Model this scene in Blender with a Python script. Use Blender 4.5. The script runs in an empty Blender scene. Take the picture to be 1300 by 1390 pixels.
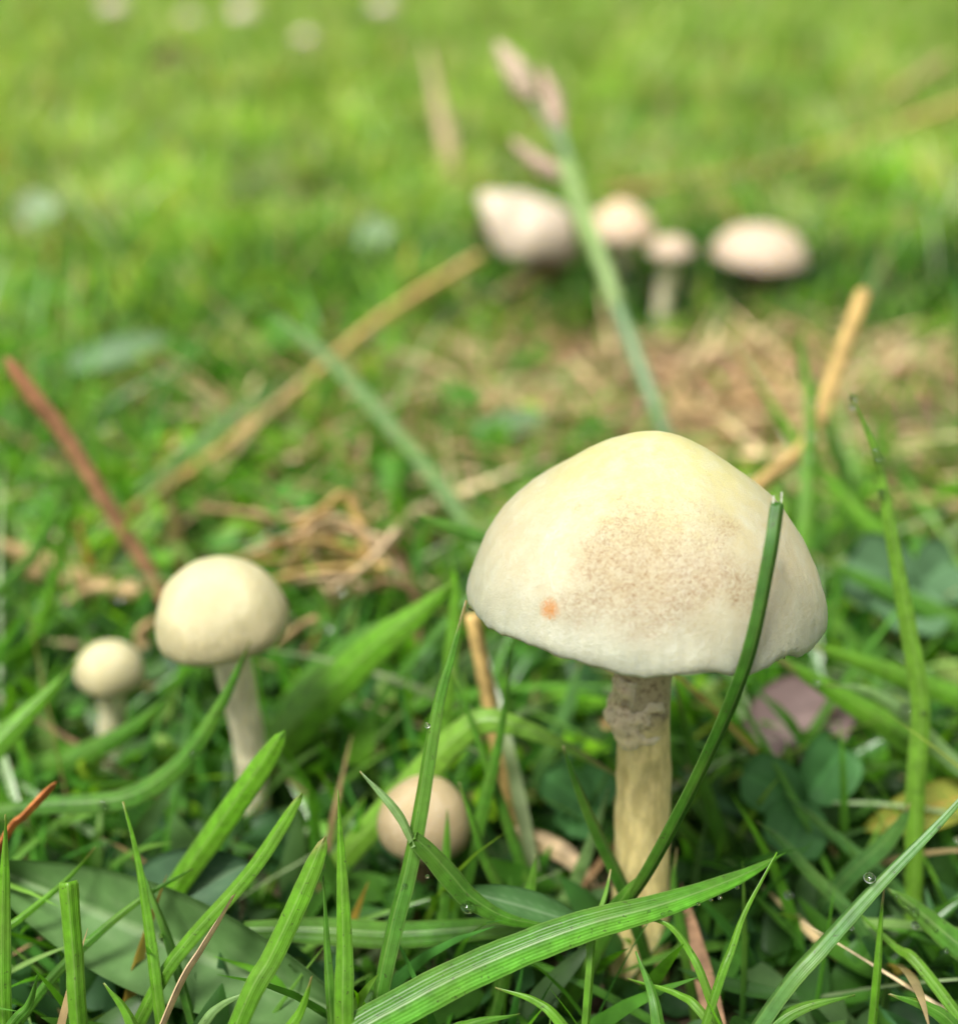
import bpy, math, random
import numpy as np
from mathutils import Vector, Matrix, noise as mnoise

random.seed(7)
rng = np.random.default_rng(11)
sc = bpy.context.scene
C = bpy.context.scene.collection
R_ = math.radians

# ------------------------------------------------------------------ camera
CAM_H = 0.119
PITCH = R_(26.0)
F_PX = 1569.0            # focal length in pixels of a 1300 px wide picture
CX, CY = 650.0, 695.0
cam_d = bpy.data.cameras.new('camera')
cam = bpy.data.objects.new('camera', cam_d)
C.objects.link(cam)
cam.location = (0, 0, CAM_H)
cam.rotation_euler = (math.pi / 2 - PITCH, 0, 0)
cam_d.sensor_fit = 'HORIZONTAL'
cam_d.sensor_width = 36.0
cam_d.lens = 36.0 * F_PX / 1300.0
cam_d.clip_start = 0.005
cam_d.clip_end = 500.0
cam_d.dof.use_dof = True
cam_d.dof.focus_distance = 0.1205
cam_d.dof.aperture_fstop = 11.3
sc.camera = cam

# ------------------------------------------------------------------ light
w = bpy.data.worlds.new('World')
sc.world = w
w.use_nodes = True
nt = w.node_tree
nt.nodes.clear()
sky = nt.nodes.new('ShaderNodeTexSky')
sky.sky_type = 'NISHITA'
sky.sun_disc = False
SUN_EL, SUN_AZ = 66.0, -135.0       # azimuth clockwise from +Y (away from the camera)
sky.sun_elevation = R_(SUN_EL)
sky.sun_rotation = R_(SUN_AZ)
sky.dust_density = 4.0
sky.air_density = 1.0
hs = nt.nodes.new('ShaderNodeHueSaturation')
hs.inputs['Saturation'].default_value = 0.08     # an overcast, whitish sky
bg = nt.nodes.new('ShaderNodeBackground')
bg.inputs['Strength'].default_value = 0.08
wo = nt.nodes.new('ShaderNodeOutputWorld')
nt.links.new(sky.outputs[0], hs.inputs['Color'])
nt.links.new(hs.outputs[0], bg.inputs['Color'])
nt.links.new(bg.outputs[0], wo.inputs['Surface'])

sd = bpy.data.lights.new('sun', 'SUN')
sd.energy = 2.7
sd.angle = R_(18)
sd.color = (1.0, 0.975, 0.92)
sun = bpy.data.objects.new('sun', sd)
C.objects.link(sun)
el, az = R_(SUN_EL), R_(SUN_AZ)
to_sun = Vector((math.sin(az) * math.cos(el), math.cos(az) * math.cos(el), math.sin(el)))
sun.rotation_euler = to_sun.to_track_quat('Z', 'Y').to_euler()
sun.location = (0, 0, 2)

sc.view_settings.view_transform = 'Standard'
sc.view_settings.look = 'None'
sc.view_settings.gamma = 1.0
sc.view_settings.exposure = 1.1
sc.render.engine = 'CYCLES'
sc.cycles.use_denoising = True
sc.cycles.max_bounces = 10
sc.cycles.transmission_bounces = 8
sc.cycles.caustics_refractive = True
sc.cycles.caustics_reflective = False

# ------------------------------------------------------------------ geometry helpers
sP, cP = math.sin(PITCH), math.cos(PITCH)
FWD = Vector((0, cP, -sP)); UP = Vector((0, sP, cP)); RT = Vector((1, 0, 0))
CAM = Vector((0, 0, CAM_H))

def at(px, py, d):
    return CAM + d * (FWD + RT * ((px - CX) / F_PX) - UP * ((py - CY) / F_PX))
def gd(py):                      # depth at which a ray of this row meets the ground
    return CAM_H / (sP + cP * (py - CY) / F_PX)
def at_y(px, py, y):
    return at(px, py, y / (cP - sP * (py - CY) / F_PX))
def proj(p):
    q = Vector(p) - CAM
    d = q.dot(FWD)
    return CX + F_PX * q.x / d, CY - F_PX * q.dot(UP) / d, d

def hgt(x, y):                   # gentle unevenness of the soil
    return 0.0022 * mnoise.noise(Vector((x * 14, y * 14, 0.3))) + 0.012 * max(0.0, min(1.0, (math.hypot(x, y) - 0.6) / 1.5)) * mnoise.noise(Vector((x * 2.2, y * 2.2, 5.0)))
def np_hgt(X, Y):
    return np.array([hgt(float(a), float(b)) for a, b in zip(X, Y)])

def mesh_np(name, V, F, mat, col=None, uv=None, smooth=True):
    """V (n,3), F (m,4) quads or (m,3) triangles"""
    V = np.asarray(V, dtype=np.float32); F = np.asarray(F, dtype=np.int32)
    k = F.shape[1]
    me = bpy.data.meshes.new(name)
    me.vertices.add(len(V)); me.vertices.foreach_set('co', V.ravel())
    me.loops.add(F.size); me.loops.foreach_set('vertex_index', F.ravel())
    me.polygons.add(len(F)); me.polygons.foreach_set('loop_start', np.arange(len(F), dtype=np.int32) * k)
    me.update(calc_edges=True)
    me.polygons.foreach_set('use_smooth', np.full(len(F), smooth))
    if col is not None:
        a = me.attributes.new('col', 'FLOAT_COLOR', 'POINT')
        c4 = np.ones((len(V), 4), dtype=np.float32); c4[:, :3] = col
        a.data.foreach_set('color', c4.ravel())
    if uv is not None:
        a = me.attributes.new('buv', 'FLOAT_VECTOR', 'POINT')
        u3 = np.zeros((len(V), 3), dtype=np.float32); u3[:, :2] = uv
        a.data.foreach_set('vector', u3.ravel())
    me.validate()
    if mat: me.materials.append(mat)
    return me

def link(name, me, parent=None, loc=None):
    o = bpy.data.objects.new(name, me)
    C.objects.link(o)
    if loc is not None: o.location = loc
    if parent is not None: o.parent = parent
    return o
def tag(o, label, cat, group=None, kind=None):
    if label: o['label'] = label
    if cat: o['category'] = cat
    if group: o['group'] = group
    if kind: o['kind'] = kind
    return o

# ------------------------------------------------------------------ materials
def new_mat(name):
    m = bpy.data.materials.new(name); m.use_nodes = True
    t = m.node_tree; t.nodes.clear()
    out = t.nodes.new('ShaderNodeOutputMaterial')
    return m, t, out
def N(t, typ, **kw):
    n = t.nodes.new(typ)
    for k, v in kw.items():
        if k in n.inputs: n.inputs[k].default_value = v
        else: setattr(n, k, v)
    return n
def mixc(t, fac, a, b, mode='MIX'):
    n = t.nodes.new('ShaderNodeMix'); n.data_type = 'RGBA'; n.blend_type = mode
    for sock, v in ((n.inputs[0], fac), (n.inputs[6], a), (n.inputs[7], b)):
        if hasattr(v, 'links') or isinstance(v, bpy.types.NodeSocket): t.links.new(v, sock)
        else: sock.default_value = v if not isinstance(v, tuple) else (*v, 1.0) if len(v) == 3 else v
    return n.outputs[2]
def ramp(t, src, pts):
    n = t.nodes.new('ShaderNodeValToRGB')
    el = n.color_ramp.elements
    while len(el) < len(pts): el.new(0.5)
    for e, (p, c) in zip(el, pts):
        e.position = p; e.color = (c, c, c, 1) if not isinstance(c, tuple) else (*c, 1)
    t.links.new(src, n.inputs[0])
    return n.outputs[0]
def mth(t, op, a, b=None, c=None, clamp=False):
    n = t.nodes.new('ShaderNodeMath'); n.operation = op; n.use_clamp = clamp
    for i, v in enumerate((a, b, c)):
        if v is None: continue
        if isinstance(v, bpy.types.NodeSocket): t.links.new(v, n.inputs[i])
        else: n.inputs[i].default_value = v
    return n.outputs[0]

def leaf_material(name, rough=0.38, trans=0.35, veins=False, vein_n=16.0, spec=0.5, noise_scale=220.0, mott=0.3):
    m, t, out = new_mat(name)
    at_ = N(t, 'ShaderNodeAttribute', attribute_name='col')
    base = at_.outputs['Color']
    geo = N(t, 'ShaderNodeNewGeometry')
    nz = N(t, 'ShaderNodeTexNoise', Scale=noise_scale, Detail=3.0)
    t.links.new(geo.outputs['Position'], nz.inputs['Vector'])
    k = ramp(t, nz.outputs[0], [(0.3, 1 - mott), (0.7, 1 + mott)])
    base = mixc(t, 1.0, base, k, 'MULTIPLY')
    bump_src = nz.outputs[0]; bstr = 0.12
    if veins:
        bu = N(t, 'ShaderNodeAttribute', attribute_name='buv')
        sx = N(t, 'ShaderNodeSeparateXYZ'); t.links.new(bu.outputs['Vector'], sx.inputs[0])
        wob = mth(t, 'MULTIPLY_ADD', nz.outputs[0], 0.03, sx.outputs[0])
        st = mth(t, 'SINE', mth(t, 'MULTIPLY', wob, vein_n * 6.283))
        st01 = mth(t, 'MULTIPLY_ADD', st, 0.5, 0.5)
        mid = mth(t, 'ABSOLUTE', mth(t, 'SUBTRACT', sx.outputs[0], 0.5))
        midm = ramp(t, mid, [(0.0, 1.0), (0.05, 0.0)])
        base = mixc(t, mth(t, 'MULTIPLY', st01, 0.08), base, (0.24, 0.38, 0.07))
        base = mixc(t, mth(t, 'MULTIPLY', midm, 0.35), base, (0.3, 0.42, 0.13))
        bump_src = st01; bstr = 0.18
        big = N(t, 'ShaderNodeTexNoise', Scale=130.0, Detail=2.0); t.links.new(geo.outputs['Position'], big.inputs['Vector'])
        base = mixc(t, ramp(t, big.outputs[0], [(0.45, 0.0), (0.72, 0.4)]), base, (0.17, 0.30, 0.035))
        sp = N(t, 'ShaderNodeTexNoise', Scale=1800.0, Detail=2.0); t.links.new(geo.outputs['Position'], sp.inputs['Vector'])
        base = mixc(t, ramp(t, sp.outputs[0], [(0.66, 0.0), (0.72, 0.6)]), base, (0.05, 0.05, 0.02))
        edge = ramp(t, mid, [(0.42, 0.0), (0.49, 0.3)])
        base = mixc(t, edge, base, (0.26, 0.38, 0.12))
    bm = N(t, 'ShaderNodeBump', Strength=bstr, Distance=0.0002)
    t.links.new(bump_src, bm.inputs['Height'])
    p = N(t, 'ShaderNodeBsdfPrincipled', Roughness=rough)
    p.inputs['Specular IOR Level'].default_value = spec
    t.links.new(base, p.inputs['Base Color']); t.links.new(bm.outputs[0], p.inputs['Normal'])
    tr = N(t, 'ShaderNodeBsdfTranslucent')
    tc = mixc(t, 1.0, base, (1.7, 1.6, 0.5), 'MULTIPLY')
    t.links.new(tc, tr.inputs['Color'])
    mx = N(t, 'ShaderNodeMixShader'); mx.inputs[0].default_value = trans
    t.links.new(p.outputs[0], mx.inputs[1]); t.links.new(tr.outputs[0], mx.inputs[2])
    t.links.new(mx.outputs[0], out.inputs['Surface'])
    return m

M_TURF = leaf_material('turf_grass', 0.42, 0.5, spec=0.28)
M_WET = leaf_material('wet_grass', 0.25, 0.45, spec=0.45)
M_BLADE = leaf_material('grass_blade', 0.4, 0.38, veins=True, vein_n=11.0, noise_scale=700, mott=0.25)
M_LEAF = leaf_material('broad_leaf', 0.55, 0.3, spec=0.25, veins=False, noise_scale=350, mott=0.14)
M_STRAW = leaf_material('dry_straw', 0.6, 0.12, veins=False, noise_scale=420, mott=0.45, spec=0.25)
M_STALK = leaf_material('seed_stalk', 0.45, 0.1, noise_scale=300, mott=0.2)

def soil_material():
    m, t, out = new_mat('soil')
    geo = N(t, 'ShaderNodeNewGeometry')
    n1 = N(t, 'ShaderNodeTexNoise', Scale=38.0, Detail=6.0); t.links.new(geo.outputs['Position'], n1.inputs['Vector'])
    n2 = N(t, 'ShaderNodeTexNoise', Scale=600.0, Detail=4.0); t.links.new(geo.outputs['Position'], n2.inputs['Vector'])
    soil = mixc(t, n2.outputs[0], (0.02, 0.014, 0.009), (0.085, 0.06, 0.038))
    moss = mixc(t, n2.outputs[0], (0.02, 0.045, 0.008), (0.07, 0.13, 0.022))
    g = mixc(t, ramp(t, n1.outputs[0], [(0.42, 0.0), (0.58, 1.0)]), soil, moss)
    ln = N(t, 'ShaderNodeVectorMath', operation='LENGTH'); t.links.new(geo.outputs['Position'], ln.inputs[0])
    far = mth(t, 'MULTIPLY_ADD', ln.outputs['Value'], 1.4, -0.7, clamp=True)
    lawn = mixc(t, n1.outputs[0], (0.035, 0.08, 0.01), (0.09, 0.17, 0.02))
    g = mixc(t, far, g, lawn)
    bm = N(t, 'ShaderNodeBump', Strength=0.9, Distance=0.002); t.links.new(n2.outputs[0], bm.inputs['Height'])
    p = N(t, 'ShaderNodeBsdfPrincipled', Roughness=0.9)
    p.inputs['Specular IOR Level'].default_value = 0.1
    t.links.new(g, p.inputs['Base Color']); t.links.new(bm.outputs[0], p.inputs['Normal'])
    t.links.new(p.outputs[0], out.inputs['Surface'])
    return m
M_SOIL = soil_material()

def cap_material(name, top, mid, rim, fib, fib_amt, spot=None, sss=0.6):
    """object space is the unit cap: radius 1, rim plane at z = 0"""
    m, t, out = new_mat(name)
    tc = N(t, 'ShaderNodeTexCoord')
    ob = tc.outputs['Object']
    sx = N(t, 'ShaderNodeSeparateXYZ'); t.links.new(ob, sx.inputs[0])
    n1 = N(t, 'ShaderNodeTexNoise', Scale=2.2, Detail=4.0); t.links.new(ob, n1.inputs['Vector'])
    zz = mth(t, 'ADD', sx.outputs[2], mth(t, 'MULTIPLY_ADD', n1.outputs[0], 0.34, -0.17))
    c = mixc(t, ramp(t, zz, [(0.0, 0.0), (0.42, 1.0)]), rim, mid)
    c = mixc(t, ramp(t, zz, [(0.52, 0.0), (0.88, 1.0)]), c, top)
    # pale cloudy blotches
    n4 = N(t, 'ShaderNodeTexNoise', Scale=7.0, Detail=6.0, Roughness=0.7); t.links.new(ob, n4.inputs['Vector'])
    c = mixc(t, ramp(t, n4.outputs[0], [(0.42, 0.0), (0.7, 0.55)]), c, tuple(min(0.8, 1.25 * v + 0.02) for v in rim))
    # short brown fibrils scattered over the flank
    n2 = N(t, 'ShaderNodeTexNoise', Scale=30.0, Detail=6.0, Roughness=0.75, Distortion=2.6); t.links.new(ob, n2.inputs['Vector'])
    band = ramp(t, zz, [(0.04, 0.0), (0.26, 1.0), (0.6, 1.0), (0.9, 0.0)])
    n3 = N(t, 'ShaderNodeTexNoise', Scale=3.2, Detail=3.0); t.links.new(ob, n3.inputs['Vector'])
    fd = N(t, 'ShaderNodeVectorMath', operation='DISTANCE'); t.links.new(ob, fd.inputs[0]); fd.inputs[1].default_value = (-0.08, -0.70, 0.42)
    fdn = mth(t, 'MULTIPLY_ADD', n3.outputs[0], 0.9, fd.outputs['Value'])
    patch = ramp(t, fdn, [(0.8, 1.0), (1.85, 0.06)])
    fm = ramp(t, n2.outputs[0], [(0.44, 0.0), (0.52, 0.3), (0.62, 0.9)])
    fac = mth(t, 'MULTIPLY', mth(t, 'MULTIPLY', fm, band), mth(t, 'MULTIPLY', patch, fib_amt))
    c = mixc(t, mth(t, 'MULTIPLY', mth(t, 'MULTIPLY', band, patch), 0.3 * fib_amt), c, tuple(0.45 * a_ + 0.55 * b_ for a_, b_ in zip(mid, fib)))
    c = mixc(t, fac, c, fib)
    # fine radial streaks towards the margin
    az_ = N(t, 'ShaderNodeMath', operation='ARCTAN2'); t.links.new(sx.outputs[0], az_.inputs[0]); t.links.new(sx.outputs[1], az_.inputs[1])
    cb = N(t, 'ShaderNodeCombineXYZ'); t.links.new(mth(t, 'MULTIPLY', az_.outputs[0], 22.0), cb.inputs[0]); t.links.new(mth(t, 'MULTIPLY', sx.outputs[2], 3.0), cb.inputs[1])
    n5 = N(t, 'ShaderNodeTexNoise', Scale=1.0, Detail=3.0); t.links.new(cb.outputs[0], n5.inputs['Vector'])
    low = ramp(t, sx.outputs[2], [(0.0, 1.0), (0.3, 0.0)])
    sf = mth(t, 'MULTIPLY', mth(t, 'MULTIPLY', ramp(t, n5.outputs[0], [(0.4, 0.0), (0.7, 1.0)]), low), 0.4)
    c = mixc(t, sf, c, tuple(0.62 * v for v in rim))
    if spot:
        d = N(t, 'ShaderNodeVectorMath', operation='DISTANCE'); t.links.new(ob, d.inputs[0]); d.inputs[1].default_value = spot
        dd = mth(t, 'MULTIPLY_ADD', n2.outputs[0], 0.12, d.outputs['Value'])
        c = mixc(t, ramp(t, dd, [(0.09, 1.0), (0.115, 0.7), (0.14, 0.0)]), c, (0.42, 0.16, 0.012))
    hsum = mth(t, 'MULTIPLY_ADD', n4.outputs[0], 2.5, n2.outputs[0])
    bm = N(t, 'ShaderNodeBump', Strength=0.4, Distance=0.0005); t.links.new(hsum, bm.inputs['Height'])
    p = N(t, 'ShaderNodeBsdfPrincipled', Roughness=0.3)
    p.inputs['Specular IOR Level'].default_value = 0.5
    p.inputs['Subsurface Weight'].default_value = sss
    p.inputs['Subsurface Radius'].default_value = (1.0, 0.8, 0.4)
    p.inputs['Subsurface Scale'].default_value = 0.003
    t.links.new(c, p.inputs['Base Color']); t.links.new(bm.outputs[0], p.inputs['Normal'])
    t.links.new(p.outputs[0], out.inputs['Surface'])
    return m

def stem_material(name, lo, hi, dirt, split=0.7, dirt_amt=0.8):
    m, t, out = new_mat(name)
    a = N(t, 'ShaderNodeAttribute', attribute_name='buv')
    sx = N(t, 'ShaderNodeSeparateXYZ'); t.links.new(a.outputs['Vector'], sx.inputs[0])
    tc = N(t, 'ShaderNodeTexCoord')
    mp = N(t, 'ShaderNodeMapping'); mp.inputs['Scale'].default_value = (1, 1, 0.3); t.links.new(tc.outputs['Object'], mp.inputs[0])
    n1 = N(t, 'ShaderNodeTexNoise', Scale=900.0, Detail=4.0); t.links.new(mp.outputs[0], n1.inputs['Vector'])
    n2 = N(t, 'ShaderNodeTexNoise', Scale=1000.0, Detail=5.0, Roughness=0.7); t.links.new(tc.outputs['Object'], n2.inputs['Vector'])
    v = mth(t, 'MULTIPLY_ADD', n2.outputs[0], 0.06, sx.outputs[1])
    f = ramp(t, v, [(split - 0.015, 0.0), (split + 0.03, 1.0)])
    c = mixc(t, ramp(t, n1.outputs[0], [(0.38, 0.0), (0.62, 1.0)]), lo, tuple(min(1, 1.35 * x + 0.04) for x in lo))
    n3 = N(t, 'ShaderNodeTexNoise', Scale=260.0, Detail=3.0); t.links.new(tc.outputs['Object'], n3.inputs['Vector'])
    c = mixc(t, ramp(t, n3.outputs[0], [(0.48, 0.0), (0.72, 0.4)]), c, tuple(0.75 * x for x in lo))
    c = mixc(t, f, c, hi)
    dm = mth(t, 'MULTIPLY', ramp(t, n2.outputs[0], [(0.5, 0.0), (0.66, 1.0)]), mth(t, 'MULTIPLY_ADD', f, dirt_amt * 0.85, 0.12 * dirt_amt))
    c = mixc(t, dm, c, dirt)
    bm = N(t, 'ShaderNodeBump', Strength=0.5, Distance=0.0004); t.links.new(n1.outputs[0], bm.inputs['Height'])
    p = N(t, 'ShaderNodeBsdfPrincipled', Roughness=0.5)
    p.inputs['Subsurface Weight'].default_value = 0.55
    p.inputs['Subsurface Radius'].default_value = (1.0, 0.7, 0.3); p.inputs['Subsurface Scale'].default_value = 0.002
    t.links.new(c, p.inputs['Base Color']); t.links.new(bm.outputs[0], p.inputs['Normal'])
    t.links.new(p.outputs[0], out.inputs['Surface'])
    return m

def plain_material(name, col, rough=0.6, sss=0.0):
    m, t, out = new_mat(name)
    tc = N(t, 'ShaderNodeTexCoord')
    n = N(t, 'ShaderNodeTexNoise', Scale=12.0, Detail=4.0); t.links.new(tc.outputs['Object'], n.inputs['Vector'])
    c = mixc(t, ramp(t, n.outputs[0], [(0.3, 0.0), (0.7, 1.0)]), tuple(0.7 * v for v in col), col)
    p = N(t, 'ShaderNodeBsdfPrincipled', Roughness=rough)
    p.inputs['Subsurface Weight'].default_value = sss; p.inputs['Subsurface Scale'].default_value = 0.002
    t.links.new(c, p.inputs['Base Color']); t.links.new(p.outputs[0], out.inputs['Surface'])
    return m
M_GILL = plain_material('gill', (0.30, 0.24, 0.18))

mw, tw, ow = new_mat('water')
pw = N(tw, 'ShaderNodeBsdfPrincipled', Roughness=0.0, IOR=1.333)
pw.inputs['Transmission Weight'].default_value = 1.0
tw.links.new(pw.outputs[0], ow.inputs['Surface'])
M_WATER = mw

# ------------------------------------------------------------------ ground
g1 = np.concatenate([np.linspace(-60, -4, 12)[:-1], np.linspace(-4, -0.6, 18)[:-1], np.linspace(-0.6, 0.6, 121), np.linspace(0.6, 4, 18)[1:], np.linspace(4, 60, 12)[1:]])
gx, gy = np.meshgrid(g1, g1 + 0.25)
V = np.stack([gx.ravel(), gy.ravel(), np_hgt(gx.ravel(), gy.ravel())], 1)
n_ = len(g1)
ii = np.arange(n_ * n_).reshape(n_, n_)
F = np.stack([ii[:-1, :-1].ravel(), ii[:-1, 1:].ravel(), ii[1:, 1:].ravel(), ii[1:, :-1].ravel()], 1)
ground = link('ground', mesh_np('ground', V, F, M_SOIL))
ground['kind'] = 'structure'

# ------------------------------------------------------------------ mushrooms
def lathe_cap(name, prof, mat, wob=0.015, seg=96, rag=0.0, seed=0, warp=None):
    V, F = [], []
    k = len(prof)
    for i in range(seg):
        a = 2 * math.pi * i / seg
        ca, sa = math.cos(a), math.sin(a)
        e = 1 + wob * mnoise.noise(Vector((ca * 1.3, sa * 1.3, seed + 0.5))) * 2
        for j, (r, z, inner) in enumerate(prof):
            rr = r * e
            q = Vector((ca * rr, sa * rr, z))
            dz = 0.02 * mnoise.noise(Vector((q.x * 2.5, q.y * 2.5, seed + z * 2.5))) + 0.006 * mnoise.noise(Vector((q.x * 9, q.y * 9, seed + z * 9)))
            edge = max(0.0, 1 - abs(z) / 0.12) if r > 0.8 else 0.0
            lip = rag * edge * (mnoise.noise(Vector((ca * 3.0, sa * 3.0, seed + 9))) * 1.1 + 0.35 * mnoise.noise(Vector((ca * 14, sa * 14, seed + 3))))
            q = Vector((q.x * (1 + dz), q.y * (1 + dz), z + dz * 0.8 + lip))
            if warp: q = warp(q)
            V.append(q)
    for i in range(seg):
        i2 = (i + 1) % seg
        for j in range(k - 1):
            F.append((i * k + j, i * k + j + 1, i2 * k + j + 1, i2 * k + j))
    return mesh_np(name, [tuple(v) for v in V], F, mat)

def smooth_prof(pts, n=40):
    P = [Vector((a, b, 0)) for a, b in pts]
    out = []
    m = len(P) - 1
    for s in range(n + 1):
        u = s / n * m
        i = min(int(u), m - 1); f = u - i
        p0, p1, p2, p3 = P[max(i - 1, 0)], P[i], P[i + 1], P[min(i + 2, m)]
        q = 0.5 * ((2 * p1) + (p2 - p0) * f + (2 * p0 - 5 * p1 + 4 * p2 - p3) * f * f + (3 * p1 - p0 - 3 * p2 + p3) * f ** 3)
        out.append((max(q.x, 0.0), q.y, 0))
    return out

BELL = [(0.0, 1.0), (0.1, 0.982), (0.22, 0.932), (0.37, 0.85), (0.56, 0.72), (0.74, 0.56), (0.88, 0.365), (0.965, 0.175), (1.0, 0.04), (0.995, -0.015), (0.965, -0.02), (0.9, 0.05), (0.6, 0.2), (0.15, 0.3), (0.0, 0.3)]
DOME = [(0.0, 0.9), (0.25, 0.875), (0.5, 0.785), (0.72, 0.61), (0.89, 0.36), (0.985, 0.06), (0.995, -0.14), (0.95, -0.29), (0.86, -0.36), (0.76, -0.33), (0.4, -0.12), (0.0, -0.05)]
BALL = [(0.0, 0.98), (0.25, 0.95), (0.5, 0.84), (0.72, 0.66), (0.9, 0.38), (0.99, 0.08), (0.98, -0.2), (0.88, -0.4), (0.74, -0.5), (0.6, -0.48), (0.3, -0.3), (0.0, -0.25)]
FLAT = [(0.0, 0.62), (0.25, 0.6), (0.5, 0.54), (0.75, 0.4), (0.92, 0.2), (1.0, 0.0), (0.98, -0.08), (0.9, -0.07), (0.6, 0.08), (0.2, 0.15), (0.0, 0.15)]
def gill_mesh(prof_top=0.04, depth=0.11, nf=110, r0=0.13, r1=0.955, zin=0.27, zout=0.0):
    V, F = [], []
    for i in range(nf):
        a = 2 * math.pi * i / nf
        rr0 = r0 if i % 2 == 0 else 0.5
        b = len(V)
        for s in range(6):
            f = s / 5
            r = rr0 + (r1 - rr0) * f
            fr = (r - r0) / (r1 - r0)
            zt = zin + (zout - zin) * fr ** 1.6 + 0.03
            dp = depth * math.sin(math.pi * min(1, max(0.04, 0.1 + 0.9 * (1 - fr)))) ** 0.6
            for da, z in ((-0.008, zt), (0.0, zt - dp), (0.008, zt)):
                th = a + da / max(r, .2)
                V.append((r * math.cos(th), r * math.sin(th), z))
        for s in range(5):
            for q in (0, 1):
                F.append((b + s * 3 + q, b + s * 3 + q + 1, b + s * 3 + 4 + q, b + s * 3 + 3 + q))
    return mesh_np('gills', V, F, M_GILL)
GILLS = gill_mesh()

def spline(P, n):
    out = []
    m = len(P) - 1
    for s in range(n + 1):
        u = s / n * m
        i = min(int(u), m - 1); f = u - i
        p0, p1, p2, p3 = P[max(i - 1, 0)], P[i], P[i + 1], P[min(i + 2, m)]
        if i == 0: p0 = p1 * 2 - p2
        if i == m - 1: p3 = p2 * 2 - p1
        out.append(0.5 * ((2 * p1) + (p2 - p0) * f + (2 * p0 - 5 * p1 + 4 * p2 - p3) * f * f + (3 * p1 - p0 - 3 * p2 + p3) * f ** 3))
    return out

def tube_mesh(name, pts, rad, mat, n=40, seg=24, rough=0.0, seed=0, col=None, nscale=300.0):
    """pts world/local vectors, rad function of 0..1"""
    P = spline(pts, n)
    V, F, UV = [], [], []
    ref = Vector((1, 0.13, 0.05)).normalized()
    for i, p in enumerate(P):
        T = (P[min(i + 1, n)] - P[max(i - 1, 0)]).normalized()
        S = (ref - T * ref.dot(T))
        S = S.normalized() if S.length > 1e-4 else Vector((0, 0, 1))
        B = T.cross(S)
        s = i / n
        r = rad(s)
        for j in range(seg):
            a = 2 * math.pi * j / seg
            d = S * math.cos(a) + B * math.sin(a)
            q = p + d * r
            if rough:
                q = p + d * r * (1 + rough * (mnoise.noise(q * nscale + Vector((seed, 0, 0))) + 0.5 * mnoise.noise(q * nscale * 2.7 + Vector((0, seed, 0)))))
            V.append(q); UV.append((j / seg, s))
    for i in range(n):
        for j in range(seg):
            j2 = (j + 1) % seg
            F.append((i * seg + j, i * seg + j2, (i + 1) * seg + j2, (i + 1) * seg + j))
    # end caps as quads collapsed on a centre vertex
    for base, p in ((0, P[0]), (n * seg, P[n])):
        c = len(V); V.append(p); UV.append((0.5, 0.0 if base == 0 else 1.0))
        for j in range(0, seg, 2):
            F.append((base + j, base + (j + 1) % seg, base + (j + 2) % seg, c))
    return mesh_np(name, [tuple(v) for v in V], F, mat, uv=UV, col=None if col is None else np.tile(np.array(col), (len(V), 1)))

def mushroom(label, base, capc, R, prof, cap_mat, stem_mat, r_lo, r_hi, tilt=(0, 0), spin=0.0, bend=(0, 0, 0), group=None,
             rag=0.0, wob=0.015, seed=0, stem_top=0.25, rough=0.05, warp=None, H=1.0, gills=True, seg=96):
    """base on the soil, capc = centre of the rim plane; tilt = (about x, about y)"""
    base = Vector(base); capc = Vector(capc)
    e = bpy.data.objects.new('mushroom', None); C.objects.link(e); e.location = base
    e.empty_display_size = 0.01
    tag(e, label, 'mushroom', group)
    rot = Matrix.Rotation(tilt[0], 4, 'X') @ Matrix.Rotation(tilt[1], 4, 'Y') @ Matrix.Rotation(spin, 4, 'Z')
    cap = link('cap', lathe_cap('cap', smooth_prof(prof), cap_mat, wob, seg, rag, seed, warp), e, capc - base)
    cap.rotation_euler = rot.to_euler(); cap.scale = (R, R, R * H)
    if gills:
        g = link('gills', GILLS, cap)
    axis = rot @ Vector((0, 0, 1))
    top = capc - base + axis * (R * H * stem_top)
    mid = (top * 0.5) + Vector(bend)
    pts = [Vector((0, 0, -0.003)), mid * 0.5 + Vector(bend) * 0.25, mid, mid * 0.45 + top * 0.55 + Vector(bend) * 0.2, top]
    st = link('stem', tube_mesh('stem', pts, lambda s: r_lo + (r_hi - r_lo) * s ** 1.1, stem_mat, 60, 32, rough, seed), e)
    return e, cap, st, [p + base for p in pts]

M_CAP = cap_material('main_cap', (0.50, 0.465, 0.20), (0.45, 0.395, 0.25), (0.385, 0.39, 0.29), (0.23, 0.135, 0.05), 1.0,
                     spot=(-0.555, -0.72, 0.2))
M_STEM = stem_material('main_stem', (0.56, 0.46, 0.19), (0.44, 0.36, 0.21), (0.12, 0.075, 0.035), split=0.66)
CAPD = 0.130
capc = at(872, 808, CAPD)
base = at(868, 1335, gd(1335)); base.z = hgt(base.x, base.y)
RC = 241.0 * CAPD / F_PX
mush_main, cap_main, stem_main, stem_pts = mushroom(
    'large cream bell-capped mushroom with tan flecks and a ragged ring on its stem', base, capc, RC, BELL, M_CAP, M_STEM,
    0.0037, 0.0027, tilt=(R_(-8.0), R_(3.0)), H=0.95, rag=0.06, seed=3, rough=0.085, seg=160)
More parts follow.
